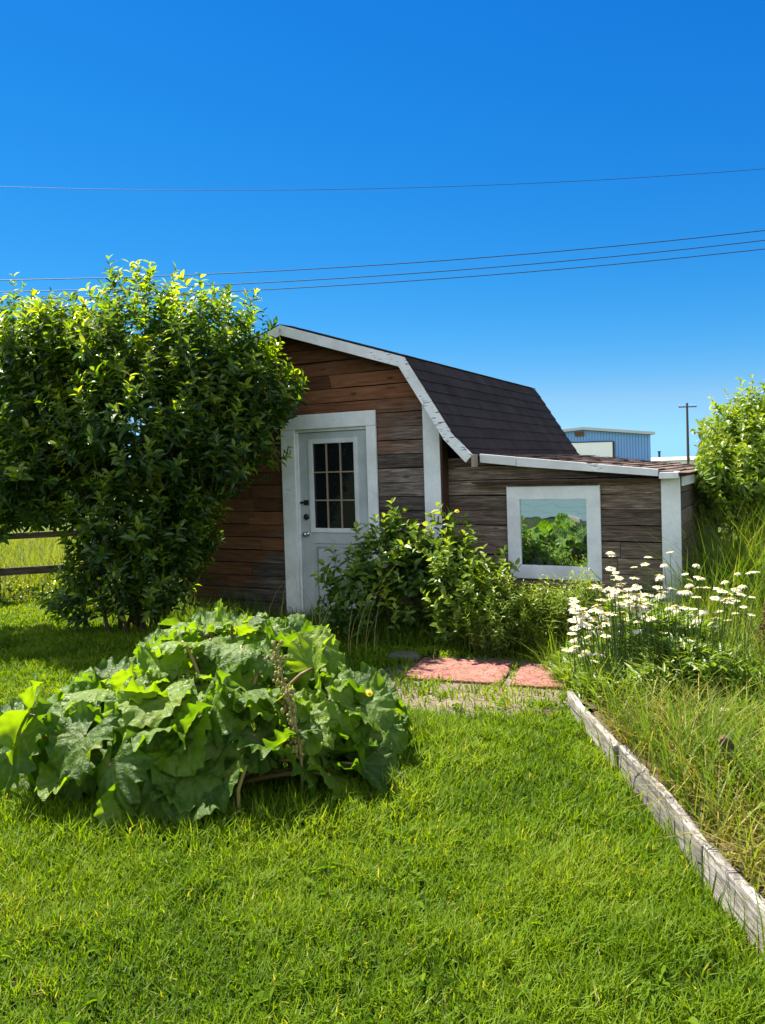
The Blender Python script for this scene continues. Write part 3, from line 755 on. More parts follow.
# pale seeding stalks, single and countable only as a haze of stems
pts = []
for px, py, Y in ((312, 640, 6.9), (316, 640, 6.95), (322, 645, 6.9), (330, 645, 6.8), (352, 640, 6.7), (356, 640, 6.75), (268, 632, 7.4), (276, 632, 7.4), (520, 610, 6.9), (530, 600, 6.9), (620, 600, 6.3), (368, 650, 6.6), (300, 640, 7.0), (374, 640, 6.7)):
    p = at(px, py, Y); pts.append((p[0], p[1], 0.0))
pts = np.array(pts * 2) + rng.normal(0, .03, (len(pts) * 2, 3)) * np.array([1, 1, 0]); N = len(pts)
blades('seeding_grass', pts, rng.uniform(.45, .95, N), np.full(N, .007), rng.uniform(.2, .75, N), np.full(N, 1.0), M['tall'], 5, 1.6, label='pale seeding grass stalks in front of the shed', cat='grass')
# unmown fringe under the shrubs and along the shed
n = 9000; u = rng.uniform(-2.0, 4.0, n); o = rng.uniform(0.02, .95, n)
P = P0[None] + EU[None] * u[:, None] + EN[None] * (o - .1 * (u > 1.78))[:, None]; x, y = P[:, 0], P[:, 1]
k = ~on_paver(x, y, .57, 6.12, R(-18.5), .80, .68) & ~on_paver(x, y, 1.36, 5.84, R(-18.5), .78, .68) & ((u < 2.0) | (rng.random(n) < .9)) & (rng.random(n) < np.where(u < -.2, .5, 1)); x, y, u, o = x[k], y[k], u[k], o[k]; N = len(x)
hh = (.10 + .22 * rng.random(N)) * (.6 + .9 * vnoise(x, y, 3, 41)) * (1 + .35 * (u > 1.9) * (o < .6)) * np.where((u > -.1) & (u < 1.0), .6, 1)
blades('wall_grass', np.stack([x, y, np.zeros(N)], -1), hh, .006 + .004 * rng.random(N), rng.uniform(.2, .9, N), np.clip(.1 + .6 * rng.random(N), 0, 1), M['tall'], 3, label='unmown grass fringe growing along the foot of the shed', cat='grass')

# ------------------------------------------------------------------ leafy plants
def leaf_cloud(pos, d, nrm, L, W, tint, droop=.25, fold=.22):
    """every leaf an eight-point folded blade; returns verts, tris, tint"""
    d = norm(d); nrm = norm(nrm - d * np.sum(nrm * d, -1, keepdims=True)); s = np.cross(d, nrm)
    L = L[:, None]; W = W[:, None]
    def P(t, w, f, k): return pos + d * (L * t) + s * (W * w) + nrm * (W * f - L * k * droop)
    v = [P(0, 0, 0, 0), P(.28, -.40, fold, .05), P(.30, 0, 0, .05), P(.28, .40, fold, .05), P(.62, -.42, fold, .30), P(.62, 0, 0, .30), P(.62, .42, fold, .30), P(1, 0, 0, .85)]
    V = np.stack(v, 1).reshape(-1, 3); N = len(pos)
    tri = np.array([(0, 2, 1), (0, 3, 2), (1, 2, 5), (1, 5, 4), (2, 3, 6), (2, 6, 5), (4, 5, 7), (5, 6, 7)])
    T = (np.arange(N) * 8)[:, None, None] + tri[None]
    return V, T.reshape(-1, 3), np.repeat(tint, 8)

V, T, A = leaf_cloud(LAWN_WEEDS[0], LAWN_WEEDS[1], np.tile(np.array([[0, 0, 1.0]]), (len(LAWN_WEEDS[0]), 1)), LAWN_WEEDS[2], LAWN_WEEDS[2] * .62, np.clip(.1 + .5 * rng.random(len(LAWN_WEEDS[0])), 0, 1), .35, .45)
o = link('lawn_weeds', tri_mesh('lawn_weeds', V, T, M['lawn'], {'tint': A})); tag(o, 'small broad leaved weeds scattered through the lawn', 'weeds', None, 'stuff')

def sample_lobes(lobes, n, shell=.55):
    vol = np.array([l[3] * l[4] * l[5] for l in lobes]); vol = vol ** .8
    idx = rng.choice(len(lobes), n, p=vol / vol.sum()); lob = np.array(lobes)[idx]
    dr = norm(rng.normal(size=(n, 3))); r = (shell + (1 - shell) * rng.random(n)) if shell >= 0 else rng.random(n) ** (1 / 3)
    r = np.where(rng.random(n) < .75, r, rng.random(n) ** .5)
    return lob[:, :3] + dr * r[:, None] * lob[:, 3:6], dr, r

def plant(name, base, lobes, shoots, nleaf, leaf, mat, label, cat, group=None, up=.8, shoot_len=(.18, .34), reject=None, stems=9, stem_r=.02, tint_top=True, droop=.3, spread=(45, 80), stem_mat='bark', shell=.5, whorl=2):
    """stems from the ground, shoots over uneven lobes, leaves set along every shoot"""
    root = empty(name, (base[0], base[1], 0)); tag(root, label, cat, group)
    bx = np.array([base[0], base[1], 0.0])
    p, dr, r = sample_lobes(lobes, shoots, shell)
    k = p[:, 2] > .04
    if reject is not None: k &= ~reject(p)
    p, dr, r = p[k], dr[k], r[k]; S = len(p)
    sdv = norm(dr * rng.uniform(.3, 1.0, S)[:, None] + np.array([0, 0, up]) + rng.normal(0, .28, (S, 3)))
    sl_ = rng.uniform(*shoot_len, S)
    e1 = norm(np.cross(sdv, rng.normal(size=(S, 3)))); e2 = np.cross(sdv, e1)
    pos, dd, nn, LL, WW, TT = [], [], [], [], [], []
    shoot_scale = rng.uniform(.62, 1.22, S)
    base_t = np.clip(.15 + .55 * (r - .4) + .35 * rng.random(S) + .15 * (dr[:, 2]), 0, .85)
    for j in range(nleaf):
        t = (j // whorl + .4 * rng.random(S)) / (nleaf / whorl); ang = (j % whorl) * (2 * np.pi / whorl) + (j // whorl) * (np.pi / 2 if whorl == 2 else 2.4) + rng.normal(0, .35, S)
        beta = np.radians(rng.uniform(*spread, S) * (1.12 - .5 * t))
        rad = e1 * np.cos(ang)[:, None] + e2 * np.sin(ang)[:, None]
        q = p + sdv * (sl_ * t)[:, None]
        ld = norm(sdv * np.cos(beta)[:, None] + rad * np.sin(beta)[:, None] + rng.normal(0, .15, (S, 3)))
        sz = leaf[0] + (leaf[1] - leaf[0]) * rng.random(S); sz *= (1.0 - .35 * t) * shoot_scale
        pos.append(q); dd.append(ld); nn.append(norm(sdv + rng.normal(0, .22, (S, 3)))); LL.append(sz); WW.append(sz * leaf[2] * rng.uniform(.85, 1.1, S))
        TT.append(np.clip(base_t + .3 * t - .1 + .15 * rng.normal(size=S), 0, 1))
    pos, dd, nn = map(np.concatenate, (pos, dd, nn)); LL, WW, TT = map(np.concatenate, (LL, WW, TT))
    tips = pos + dd * LL[:, None]
    k = (tips[:, 2] > .02) & (pos[:, 2] > .02)
    if reject is not None: k &= ~reject(pos) & ~reject(tips)
    V, T, A = leaf_cloud(pos[k] - bx, dd[k], nn[k], LL[k], WW[k], TT[k], droop)
    link('foliage', tri_mesh('foliage', V, T, mat, {'tint': A}), root)
    # stems
    mb = MB(); c = np.array(lobes)
    for i in range(stems):
        l = c[i % len(c)]; tgt = l[:3] + norm(rng.normal(size=3)) * l[3:6] * .45
        st_ = bx + np.array([*rng.normal(0, .05 + stem_r * 4, 2), -.02]); mid = st_ * .5 + tgt * .5 + np.array([*((st_ - tgt)[:2] * .18), .1 * tgt[2]]) + rng.normal(0, .04, 3)
        pts = [(1 - t) ** 2 * st_ + 2 * t * (1 - t) * mid + t * t * tgt - bx for t in np.linspace(0, 1, 8)]
        rr = stem_r * rng.uniform(.6, 1.1); mb.tube(pts, list(np.linspace(rr, rr * .25, 8)), 6)
        for b_ in range(4):
            t = rng.uniform(.35, .9); q = (1 - t) ** 2 * st_ + 2 * t * (1 - t) * mid + t * t * tgt - bx
            e = q + norm(rng.normal(size=3) + np.array([0, 0, .8])) * rng.uniform(.25, .5) * l[3:6].mean()
            mb.tube([q, (q + e) / 2 + rng.normal(0, .02, 3), e], [rr * .4, rr * .28, rr * .12], 5)
    mb.build('stems', M[stem_mat], root, smooth=True)
    # the twig that carries every shoot
    st0 = p - bx - sdv * .12; st1 = p - bx + sdv * (sl_ * .95)[:, None]; a = rng.uniform(.0018, .003, S)[:, None]
    tv = np.stack([st0 + e1 * a, st0 - e1 * .5 * a + e2 * .87 * a, st0 - e1 * .5 * a - e2 * .87 * a, st1], 1).reshape(-1, 3)
    tt = (np.arange(S) * 4)[:, None, None] + np.array([(0, 1, 3), (1, 2, 3), (2, 0, 3)])[None]
    link('twigs', tri_mesh('twigs', tv, tt.reshape(-1, 3), M['twig']), root)
    return root

def behind_wall(m):      # true for points inside or behind the shed's front walls
    def f(p):
        q = p - P0; u = q @ EU; o = q @ EN
        lim = np.where(u > 1.78, -LO, 0.0)
        inside = (o < lim + m) & (o > -LB - .2) & (u > UL - m) & (u < LU1 + m) & (p[:, 2] < np.where(u < 2.15, 3.3 - .5 * np.abs(u), 1.85))
        return inside
    return f

# lilac by the gable: lobes measured from the photograph's outline
def lobe(px, py, Y, rx, ry, rz): c = at(px, py, Y); return (c[0], c[1], c[2], rx, ry, rz)
lil = [lobe(284, 405, 7.75, .18, .2, .20), lobe(140, 356, 8.0, .60, .8, .68), lobe(215, 360, 7.9, .58, .75, .65), lobe(70, 380, 8.2, .65, .6, .66), lobe(45, 375, 8.1, .5, .5, .52), lobe(52, 358, 8.0, .46, .45, .40), lobe(60, 345, 7.9, .36, .4, .34), lobe(52, 425, 7.9, .48, .45, .55), lobe(40, 480, 7.9, .45, .45, .4), lobe(52, 440, 8.2, .5, .5, .5), lobe(5, 360, 8.4, .5, .5, .62), lobe(-25, 420, 8.4, .6, .5, .75),
       lobe(255, 395, 7.85, .36, .5, .42), lobe(150, 430, 7.7, .85, .85, .75), lobe(60, 465, 8.2, .75, .6, .65), lobe(215, 450, 7.7, .55, .6, .55), lobe(20, 480, 8.4, .5, .5, .45),
       lobe(130, 520, 7.9, .68, .62, .62), lobe(180, 535, 7.9, .38, .45, .52), lobe(105, 575, 8.0, .42, .45, .34), lobe(162, 575, 7.9, .34, .4, .42), lobe(175, 500, 7.8, .4, .45, .4), lobe(90, 605, 8.1, .36, .4, .2), lobe(138, 604, 7.95, .38, .35, .2), lobe(-30, 500, 8.4, .6, .5, .4), lobe(40, 505, 8.3, .45, .45, .32), lobe(-10, 520, 8.4, .4, .4, .25)]
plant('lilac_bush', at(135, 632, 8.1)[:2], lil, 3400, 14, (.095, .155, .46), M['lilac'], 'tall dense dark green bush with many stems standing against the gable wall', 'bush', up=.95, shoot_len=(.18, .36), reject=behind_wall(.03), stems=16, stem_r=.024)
# the tree-like bush behind the lean-to corner
rbl = [lobe(732, 460, 8.0, .38, .6, .34), lobe(775, 450, 8.4, .55, .7, .5), lobe(698, 452, 7.9, .20, .3, .17), lobe(706, 470, 7.8, .2, .3, .16), lobe(755, 485, 8.0, .5, .5, .40), lobe(718, 480, 7.9, .26, .35, .26), lobe(738, 430, 8.1, .22, .3, .24), lobe(820, 450, 8.6, .6, .7, .7), lobe(764, 418, 8.3, .22, .3, .24), lobe(790, 520, 8.2, .6, .6, .4), lobe(740, 515, 8.0, .4, .4, .3), lobe(712, 478, 7.5, .2, .3, .2), lobe(722, 500, 7.6, .22, .3, .25)]
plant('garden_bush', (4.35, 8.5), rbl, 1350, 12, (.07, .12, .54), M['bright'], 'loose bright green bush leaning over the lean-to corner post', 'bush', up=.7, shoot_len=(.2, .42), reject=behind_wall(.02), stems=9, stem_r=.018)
# shrubs in front of the door and the corner board
s1 = [lobe(385, 572, 7.35, .30, .30, .34), lobe(360, 590, 7.3, .28, .3, .32), lobe(420, 590, 7.2, .35, .3, .4), lobe(397, 552, 7.35, .18, .22, .2), lobe(425, 562, 7.25, .2, .2, .24), lobe(400, 625, 7.15, .42, .3, .25), lobe(350, 620, 7.2, .2, .25, .2)]
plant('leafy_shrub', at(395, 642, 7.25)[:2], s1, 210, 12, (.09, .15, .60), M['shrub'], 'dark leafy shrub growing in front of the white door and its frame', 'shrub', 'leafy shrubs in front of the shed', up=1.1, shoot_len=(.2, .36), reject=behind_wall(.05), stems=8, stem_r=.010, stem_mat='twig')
s2 = [lobe(455, 595, 6.82, .24, .26, .28), lobe(480, 607, 6.78, .22, .25, .26), lobe(450, 562, 7.0, .14, .16, .16), lobe(456, 535, 6.98, .06, .06, .08), lobe(492, 572, 6.95, .10, .12, .16), lobe(460, 625, 6.9, .32, .26, .2)]
plant('leafy_shrub', at(465, 648, 6.95)[:2], s2, 150, 12, (.085, .135, .58), M['bright'], 'sunlit yellow green shrub growing below the white corner board', 'shrub', 'leafy shrubs in front of the shed', up=1.2, shoot_len=(.2, .38), reject=behind_wall(.05), stems=7, stem_r=.008, stem_mat='twig')
s3 = [lobe(508, 616, 6.60, .26, .2, .24), lobe(532, 628, 6.6, .26, .2, .2), lobe(488, 632, 6.55, .22, .2, .18), lobe(545, 620, 6.55, .2, .18, .22)]
plant('flowering_weed', at(512, 652, 6.75)[:2], s3, 620, 12, (.04, .07, .38), M['bright'], 'small leaved green weed growing under the white window frame', 'weed', 'weeds below the window', up=1.5, shoot_len=(.12, .24), reject=behind_wall(.05), stems=10, stem_r=.005, stem_mat='stem')
s4 = [lobe(558, 632, 6.5, .24, .2, .20), lobe(582, 622, 6.45, .18, .18, .26), lobe(555, 645, 6.6, .24, .2, .14)]
plant('flowering_weed', at(562, 652, 6.7)[:2], s4, 560, 12, (.05, .09, .24), M['bright'], 'narrow leaved green weed between the window and the daisies', 'weed', 'weeds below the window', up=1.8, shoot_len=(.16, .28), reject=behind_wall(.05), stems=10, stem_r=.005, stem_mat='stem')
# low weeds along the fence foot
fw = [lobe(-20, 606, 9.9, .5, .2, .12), lobe(30, 604, 9.9, .5, .2, .13), lobe(75, 604, 9.8, .4, .25, .2), lobe(95, 590, 9.3, .3, .3, .3)]
plant('fence_weeds', at(40, 610, 9.9)[:2], fw, 330, 8, (.04, .07, .6), M['lilac'], 'low dark weeds in a strip along the rail fence', 'weeds', up=.9, stems=4, stem_r=.006, stem_mat='twig')

# ------------------------------------------------------------------ rhubarb
def rhubarb_leaf(size, wave, seed):
    r_ = np.random.default_rng(seed); nt, nr = 110, 17
    th = np.linspace(-R(158), R(158), nt); rr = np.linspace(0, 1, nr) ** .85
    TH, RR = np.meshgrid(th, rr)
    a = np.abs(TH)
    out = (.98 - .24 * (a / np.pi) ** .9) * size
    out *= 1 + .04 * np.sin(7 * TH + r_.uniform(0, 6)) + .02 * np.sin(16 * TH + r_.uniform(0, 6)) + .007 * r_.normal(size=nt)[None]
    x = RR * out * np.cos(TH) ; y = RR * out * np.sin(TH) * .94
    e = RR ** 3.0
    p6 = r_.uniform(0, 6.3, 8)
    z = wave * size * RR ** 3.5 * (.55 * np.sin(5 * TH + p6[0]) + .5 * np.sin(9 * TH + p6[1]))
    z += wave * size * (.55 * RR ** 5 * np.sin(16 * TH + p6[2]) + .35 * RR ** 7 * np.sin(25 * TH + p6[3]))
    z += .008 * RR * (np.sin(x * 61 + p6[4] + 2 * np.sin(y * 30)) * np.sin(y * 57 + p6[5])) + .012 * np.sin(x * 23 + p6[6]) * np.sin(y * 25 + p6[7]) * RR
    droop = r_.uniform(.1, .7); cup = r_.uniform(-.5, .7)
    z += -droop * np.clip(x, 0, 9) ** 2 / size + cup * y ** 2 / size
    ang = np.array([0, .55, -.55, 1.15, -1.15, 1.9, -1.9]); dv = np.min(np.abs(TH[..., None] - ang), -1) * RR * size
    vein = np.exp(-(dv / (.006 + .012 * (1 - RR))) ** 2) * (1 - .6 * RR)
    z -= vein * .006
    V = np.stack([x, y, z], -1).reshape(-1, 3)
    i = np.arange(nt * nr).reshape(nr, nt); q = np.stack([i[:-1, :-1], i[:-1, 1:], i[1:, 1:], i[1:, :-1]], -1).reshape(-1, 4)
    return V, q, vein.ravel()

rhub = empty('rhubarb_plant', (-.95, 4.35, 0)); tag(rhub, 'huge rhubarb clump with broad crinkled green leaves on the lawn', 'rhubarb')
RB = np.array([-.95, 4.35, 0.0])
def add_leaf(att, fwd, pitch, roll, size, wave, seed, crown):
    V, q, vein = rhubarb_leaf(size, wave, seed)
    f = np.array([math.cos(fwd) * math.cos(pitch), math.sin(fwd) * math.cos(pitch), math.sin(pitch)])
    s = np.array([-math.sin(fwd), math.cos(fwd), 0]); u = np.cross(f, s)
    s2 = s * math.cos(roll) + u * math.sin(roll); u2 = u * math.cos(roll) - s * math.sin(roll)
    W = att - RB + V[:, :1] * f + V[:, 1:2] * s2 + V[:, 2:3] * u2
    W[:, 2] = np.maximum(W[:, 2], .02 + .01 * np.sin(W[:, 0] * 40))
    # stalk, in the same part
    c = np.array([crown[0], crown[1], 0.0]) - RB; a = att - RB
    mid = c * .4 + a * .6 + np.array([0, 0, .28 * (att[2] + .1)])
    pts = [(1 - t) ** 2 * c + 2 * t * (1 - t) * mid + t * t * a for t in np.linspace(0, 1, 7)]
    mbs = MB(); mbs.tube(pts, list(np.linspace(.016, .008, 7)), 6)
    nv = len(W); flat = list(q.ravel()); starts = list(np.arange(len(q)) * 4); mi = [0] * len(q); pos = len(flat)
    for fc in mbs.f:
        starts.append(pos); flat += [nv + i for i in fc]; pos += len(fc); mi.append(1)
    AV = np.concatenate([W, np.array(mbs.v)]); tn = random.random()
    me = raw_mesh('leaf', AV, flat, starts, [M['rhubarb'], M['stalk']], {'tint': np.full(len(AV), tn), 'vein': np.concatenate([vein, np.zeros(len(mbs.v))])}, True, mi)
    link('leaf', me, rhub)
rr_ = np.random.default_rng(21)
crowns = [(-1.45, 4.1), (-.95, 4.6), (-.45, 4.55), (-.85, 4.0), (-1.2, 4.9)]
NL = 86
def dome_leaf(i, n, shrink=1.0):
    t = (i + .5) / n; rad = math.sqrt(t); an = i * 2.39996 + rr_.normal(0, .25)
    ex, ey = 1.03 * rad * math.cos(an), .84 * rad * math.sin(an)
    X, Y = -.97 + ex, 4.42 + ey
    zt = .60 * (1 - rad ** 2.6) ** .8 + .10 + rr_.normal(0, .05)
    if Y > 4.6: zt += .05
    zt *= .84 + .16 * (X > -1.3)
    if X > -.35: zt *= .82
    zt *= shrink
    cr = min(crowns, key=lambda c: (c[0] - X) ** 2 + (c[1] - Y) ** 2 + rr_.uniform(0, .1))
    fwd = math.atan2(Y - cr[1] + .35 * ey + rr_.normal(0, .2), X - cr[0] + .35 * ex + rr_.normal(0, .2))
    pitch = R(22) * (1 - rad) - R(40) * rad ** 1.7 + rr_.normal(0, .36)
    if rr_.random() < .24 and rad > .42: pitch += R(rr_.uniform(20, 50))
    size = rr_.uniform(.12, .20) * (1.0 + .30 * (rad > .55) * (Y < 4.4))
    return np.array([X, Y, max(.13, zt)]), fwd, pitch, rr_.normal(0, .42), size, rr_.uniform(.09, .18), 100 + i, cr
for i in range(NL): add_leaf(*dome_leaf(i, NL))
# the crowd of smaller leaves deeper in the clump, one part
before = set(rhub.children)
for i in range(75):
    a_ = list(dome_leaf(i, 75, .80)); a_[6] = 500 + i; add_leaf(*a_)
inner = [o for o in bpy.data.objects if o.parent == rhub and o not in before and o.name.startswith('leaf')][-75:]
VV, FF, SS, MI, TT_, VN = [], [], [], [], [], []; nv = 0; nl = 0
for o in inner:
    me = o.data; c_ = np.zeros(len(me.vertices) * 3, np.float32); me.vertices.foreach_get('co', c_); VV.append(c_.reshape(-1, 3))
    li = np.zeros(len(me.loops), np.int32); me.loops.foreach_get('vertex_index', li); FF.append(li + nv)
    st_ = np.zeros(len(me.polygons), np.int32); me.polygons.foreach_get('loop_start', st_); SS.append(st_ + nl)
    mi_ = np.zeros(len(me.polygons), np.int32); me.polygons.foreach_get('material_index', mi_); MI.append(mi_)
    for nm, L_ in (('tint', TT_), ('vein', VN)):
        q_ = np.zeros(len(me.vertices), np.float32); me.attributes[nm].data.foreach_get('value', q_); L_.append(q_)
    nv += len(me.vertices); nl += len(me.loops)
me = raw_mesh('inner_leaves', np.concatenate(VV), np.concatenate(FF), np.concatenate(SS), [M['rhubarb'], M['stalk']], {'tint': np.concatenate(TT_), 'vein': np.concatenate(VN)}, True, np.concatenate(MI))
for o in inner: bpy.data.objects.remove(o)
ob = link('inner_leaves', me, rhub); ob['kind'] = 'stuff'
# a few big outer leaves that hang towards the lawn
for (px, py, Y, fdeg, pd, rl, sz) in ((28, 715, 4.0, 215, -62, .3, .34), (20, 735, 3.85, 235, -58, .0, .31), (60, 690, 4.3, 200, -30, .2, .30), (150, 735, 3.75, 255, -52, -.2, .27), (205, 742, 3.7, 290, -58, .2, .26), (110, 765, 3.55, 250, -55, .3, .25), (300, 725, 3.95, 300, -45, -.3, .25), (245, 690, 4.0, 275, 5, .2, .25), (180, 700, 3.95, 262, -5, .4, .25), (140, 700, 3.9, 240, -20, -.3, .23), (330, 700, 4.1, 320, -35, .3, .22), (255, 735, 3.78, 280, -40, -.4, .22), (85, 735, 3.7, 225, -40, -.2, .25)):
    p = at(px, py, Y); add_leaf(p, R(fdeg), R(pd), rl, sz * .92, .13, 300 + px, min(crowns, key=lambda c: (c[0] - p[0]) ** 2 + (c[1] - p[1]) ** 2))
# spent flower stalks
for (px, py, pb, Y) in ((277, 648, 735, 3.92), (288, 690, 760, 3.72)):
    mb = MB(); a = at(px, py, Y) - RB; b_ = np.array([a[0] + .05, a[1] + .08, 0])
    mb.tube([b_, (a + b_) / 2 + np.array([.02, 0, 0]), a], [.010, .008, .004], 6)
    for k in range(90):
        t = rr_.uniform(.45, 1.02); q = b_ * (1 - t) + a * t + rr_.normal(0, .016, 3); mb.sphere(q, rr_.uniform(.007, .013), 5, 3, rr_.uniform(.6, 1.6))
    mb.build('seed_stalk', M['seed'], rhub, smooth=True)
mb = MB(); a = at(246, 765, 3.62) - RB; b_ = at(238, 790, 3.6) - RB; mb.tube([b_ * np.array([1, 1, 0]), b_, a], [.010, .010, .009], 7); mb.build('broken_stalk', M['seed'], rhub)

# ------------------------------------------------------------------ flowers
def flower_head(name, n, rin, rout, wid, mat, disc_r, tilt, parent, seed):
    r_ = np.random.default_rng(seed); mbp = MB()
    for k in range(n):
        a = 2 * math.pi * k / n + r_.normal(0, .06); L = rout * r_.uniform(.9, 1.05); dz = r_.uniform(-.25, .05) - .45 * (seed % 4 == 3)
        c, s = math.cos(a), math.sin(a)
        v = []
        for t, w_, z in ((0, .35, 0), (.45, 1.0, .02), (.85, .8, dz * .5), (1.0, .28, dz)):
            r0 = rin + (L - rin) * t
            for sg in (-1, 1): v.append((c * r0 - s * sg * wid * w_ / 2, s * r0 + c * sg * wid * w_ / 2, z * L))
        mbp.add(v, [(0, 1, 3, 2), (2, 3, 5, 4), (4, 5, 7, 6)])
    me_p = raw_mesh('petals', mbp.v, [i for f in mbp.f for i in f], np.arange(len(mbp.f)) * 4, mat, {'tint': mbp.t})
    mbd = MB(); mbd.sphere((0, 0, .002), disc_r, 10, 6, .5)
    me_d = raw_mesh('flower_centre', mbd.v, [i for f in mbd.f for i in f], np.arange(len(mbd.f)) * 4, M['disc'], {'tint': mbd.t}, True)
    return me_p, me_d
heads = [flower_head('d', 19, .008, .040, .0115, M['petal'], .012, 0, None, s) for s in range(4)]
def daisy(base, head, label, group, seed, scale=1.0):
    r_ = np.random.default_rng(seed); root = empty('daisy', tuple(base)); tag(root, label, 'daisy', group)
    h_ = np.asarray(head) - np.asarray(base)
    mb = MB(); mb.tube([(0, 0, -.01), (h_[0] * .35 + r_.normal(0, .01), h_[1] * .35, h_[2] * .5), tuple(h_)], [.003, .0026, .002], 5); mb.build('stem', M['stem'], root)
    pm, dm = heads[seed % 4]
    rot = (r_.normal(-.03, .13), r_.normal(-.06, .13), r_.uniform(0, 6))
    for nm, me in (('petals', pm), ('flower_centre', dm)):
        o = link(nm, me, root); o.location = tuple(h_); o.rotation_euler = rot; o.scale = (scale,) * 3
r_ = np.random.default_rng(5); nd = 0
spots = [(612, 556, 5.9), (648, 557, 6.0), (670, 552, 6.0), (697, 565, 6.0), (660, 575, 5.8), (685, 574, 5.8), (690, 580, 5.8), (700, 578, 5.8), (600, 600, 5.5), (585, 612, 5.4), (592, 620, 5.35), (574, 640, 5.25), (567, 650, 5.2), (587, 637, 5.2), (716, 618, 5.3), (697, 620, 5.3), (730, 598, 5.6), (752, 597, 5.6), (728, 620, 5.4), (738, 573, 6.0), (756, 572, 6.0), (575, 628, 5.3), (595, 661, 5.1), (677, 645, 5.1), (690, 640, 5.1)]
while len(spots) < 195:
    px = r_.uniform(570, 650) if r_.random() < .55 else r_.uniform(600, 752); cy = 603 + (px - 600) * -.06; py = cy + r_.normal(0, 17) + 20 * (px < 610) * r_.random(); spots.append((px, py, r_.uniform(4.9, 5.45)))
for (px, py, Y) in spots:
    hd = at(px, py, Y)
    if hd[2] < .3 or hd[2] > 1.05: continue
    bs = np.array([hd[0] + .28 * (1.95 - hd[0]) * .5 + r_.normal(0, .05), hd[1] + r_.normal(.03, .06), 0]); bs[0] = max(bs[0], 1.27); bs[2] = float(bedz(bs[0], bs[1]))
    daisy(bs, hd, 'white daisy with yellow centre in the big clump by the shed corner', 'white daisies in the clump', nd, r_.uniform(.65, 1.05)); nd += 1
for (px, py) in ((697, 713), (703, 718), (725, 709), (717, 717)):
    hd = at(px, py, 4.35); bs = np.array([hd[0] + .02, hd[1] + .02, float(bedz(hd[0], hd[1]))])
    daisy(bs, hd, 'small white daisy in the yellowing grass, apart from the clump', 'white daisies in the grass', nd, .85); nd += 1
# the daisies' own leaves
n = 12500; c = rng.normal(0, 1, (n, 2)); x = 1.84 + .36 * np.clip(c[:, 0], -2, 2); y = 5.45 + .38 * np.clip(c[:, 1], -2, 1.6); k = (x > 1.25); x, y = x[k], y[k]; N = len(x)
zz = rng.random(N) ** .9 * np.where(y < 5.4, .30, .42) * np.exp(-((x - 1.9) / .75) ** 2)
a = rng.uniform(0, 2 * np.pi, N); d = np.stack([np.cos(a), np.sin(a), rng.uniform(.2, 1.3, N)], -1)
V, T, A = leaf_cloud(np.stack([x, y, bedz(x, y) + zz], -1), d, np.stack([-np.cos(a) * .5, -np.sin(a) * .5, np.full(N, 1.)], -1), rng.uniform(.07, .14, N), rng.uniform(.016, .032, N), np.clip(.1 + .8 * rng.random(N), 0, 1), .3)
o = link('daisy_leaves', tri_mesh('daisy_leaves', V, T, M['bright'], {'tint': A})); tag(o, 'narrow green leaves massed below the white daisies', 'foliage', None, 'stuff')
N = 2600; x = rng.normal(1.95, .30, N); y = rng.normal(5.7, .28, N); k = (x > 1.27); x, y = x[k], y[k]; N = len(x)
blades('daisy_stems', np.stack([x, y, bedz(x, y)], -1), rng.uniform(.2, .5, N), rng.uniform(.004, .007, N), rng.uniform(.05, .45, N), np.clip(.3 + .5 * rng.random(N), 0, 1), M['bright'], 3, label='thicket of green stalks among the daisies', cat='foliage')

def dandelion(px, py, Y, zbase, label):
    hd = at(px, py, Y); root = empty('yellow_flower', (hd[0], hd[1], zbase)); tag(root, label, 'flower')
    mb = MB(); mb.tube([(0.02, .03, 0), (.008, .01, (hd[2] - zbase) * .6), (0, 0, hd[2] - zbase)], .003, 5); mb.build('stem', M['stem'], root)
    pm, dm = flower_head('y', 14, .002, .024, .011, M['yellow'], .009, 0, None, 77)
    for nm, me in (('petals', pm), ('flower_centre', dm)):
        o = link(nm, me, root); o.location = (0, 0, hd[2] - zbase); o.rotation_euler = (.7, .1, 0)
dandelion(369, 693, 4.25, 0, 'small yellow flower at the rim of the rhubarb clump')
dandelion(457, 511, 6.98, 0, 'small yellow bloom at the tip of the shrub below the corner board')

# rusty dock stalks and the rotten stump in the bed
dock = empty('dock_plant', tuple(at(758, 655, 5.3)[:2]) + (.09,)); tag(dock, 'rust brown dock stalks gone to seed among the tall grass', 'dock plant')
mb = MB(); ms = MB()
for k in range(7):
    a = np.array([r_.normal(0, .06), r_.normal(0, .06), 0]); b_ = a + np.array([r_.normal(0, .1), r_.normal(0, .08), r_.uniform(.35, .62)])
    ms.tube([a, (a + b_) / 2 + r_.normal(0, .01, 3), b_], [.005, .004, .002], 5)
    for j in range(60):
        t = r_.uniform(.45, 1.02); q = a * (1 - t) + b_ * t + r_.normal(0, .012, 3); mb.sphere(q, r_.uniform(.004, .008), 5, 3)
ms.build('stalks', M['rust'], dock); sh = mb.build('seed_heads', M['rust'], dock); sh['kind'] = 'stuff'
sp = at(733, 792, 3.55); stump = empty('rotten_stump', (sp[0], sp[1], .09)); tag(stump, 'dark rotten wood stump poking out of the dry grass', 'stump')
mb = MB(); mb.tube([(.05, 0, -.05), (.03, 0, .08), (-.005, 0, .17), (-.035, 0, .24)], [.040, .038, .033, .026], 9); ob = mb.build('stump_wood', M['fence_wood'], stump, smooth=False)
for v in ob.data.vertices: v.co += Vector(r_.normal(0, .006, 3))
mb = MB(); mb.tube([(-.036, -.004, .236), (-.050, -.01, .26)], [.024, .012], 8); mb.build('broken_tip', M['rust'], stump)

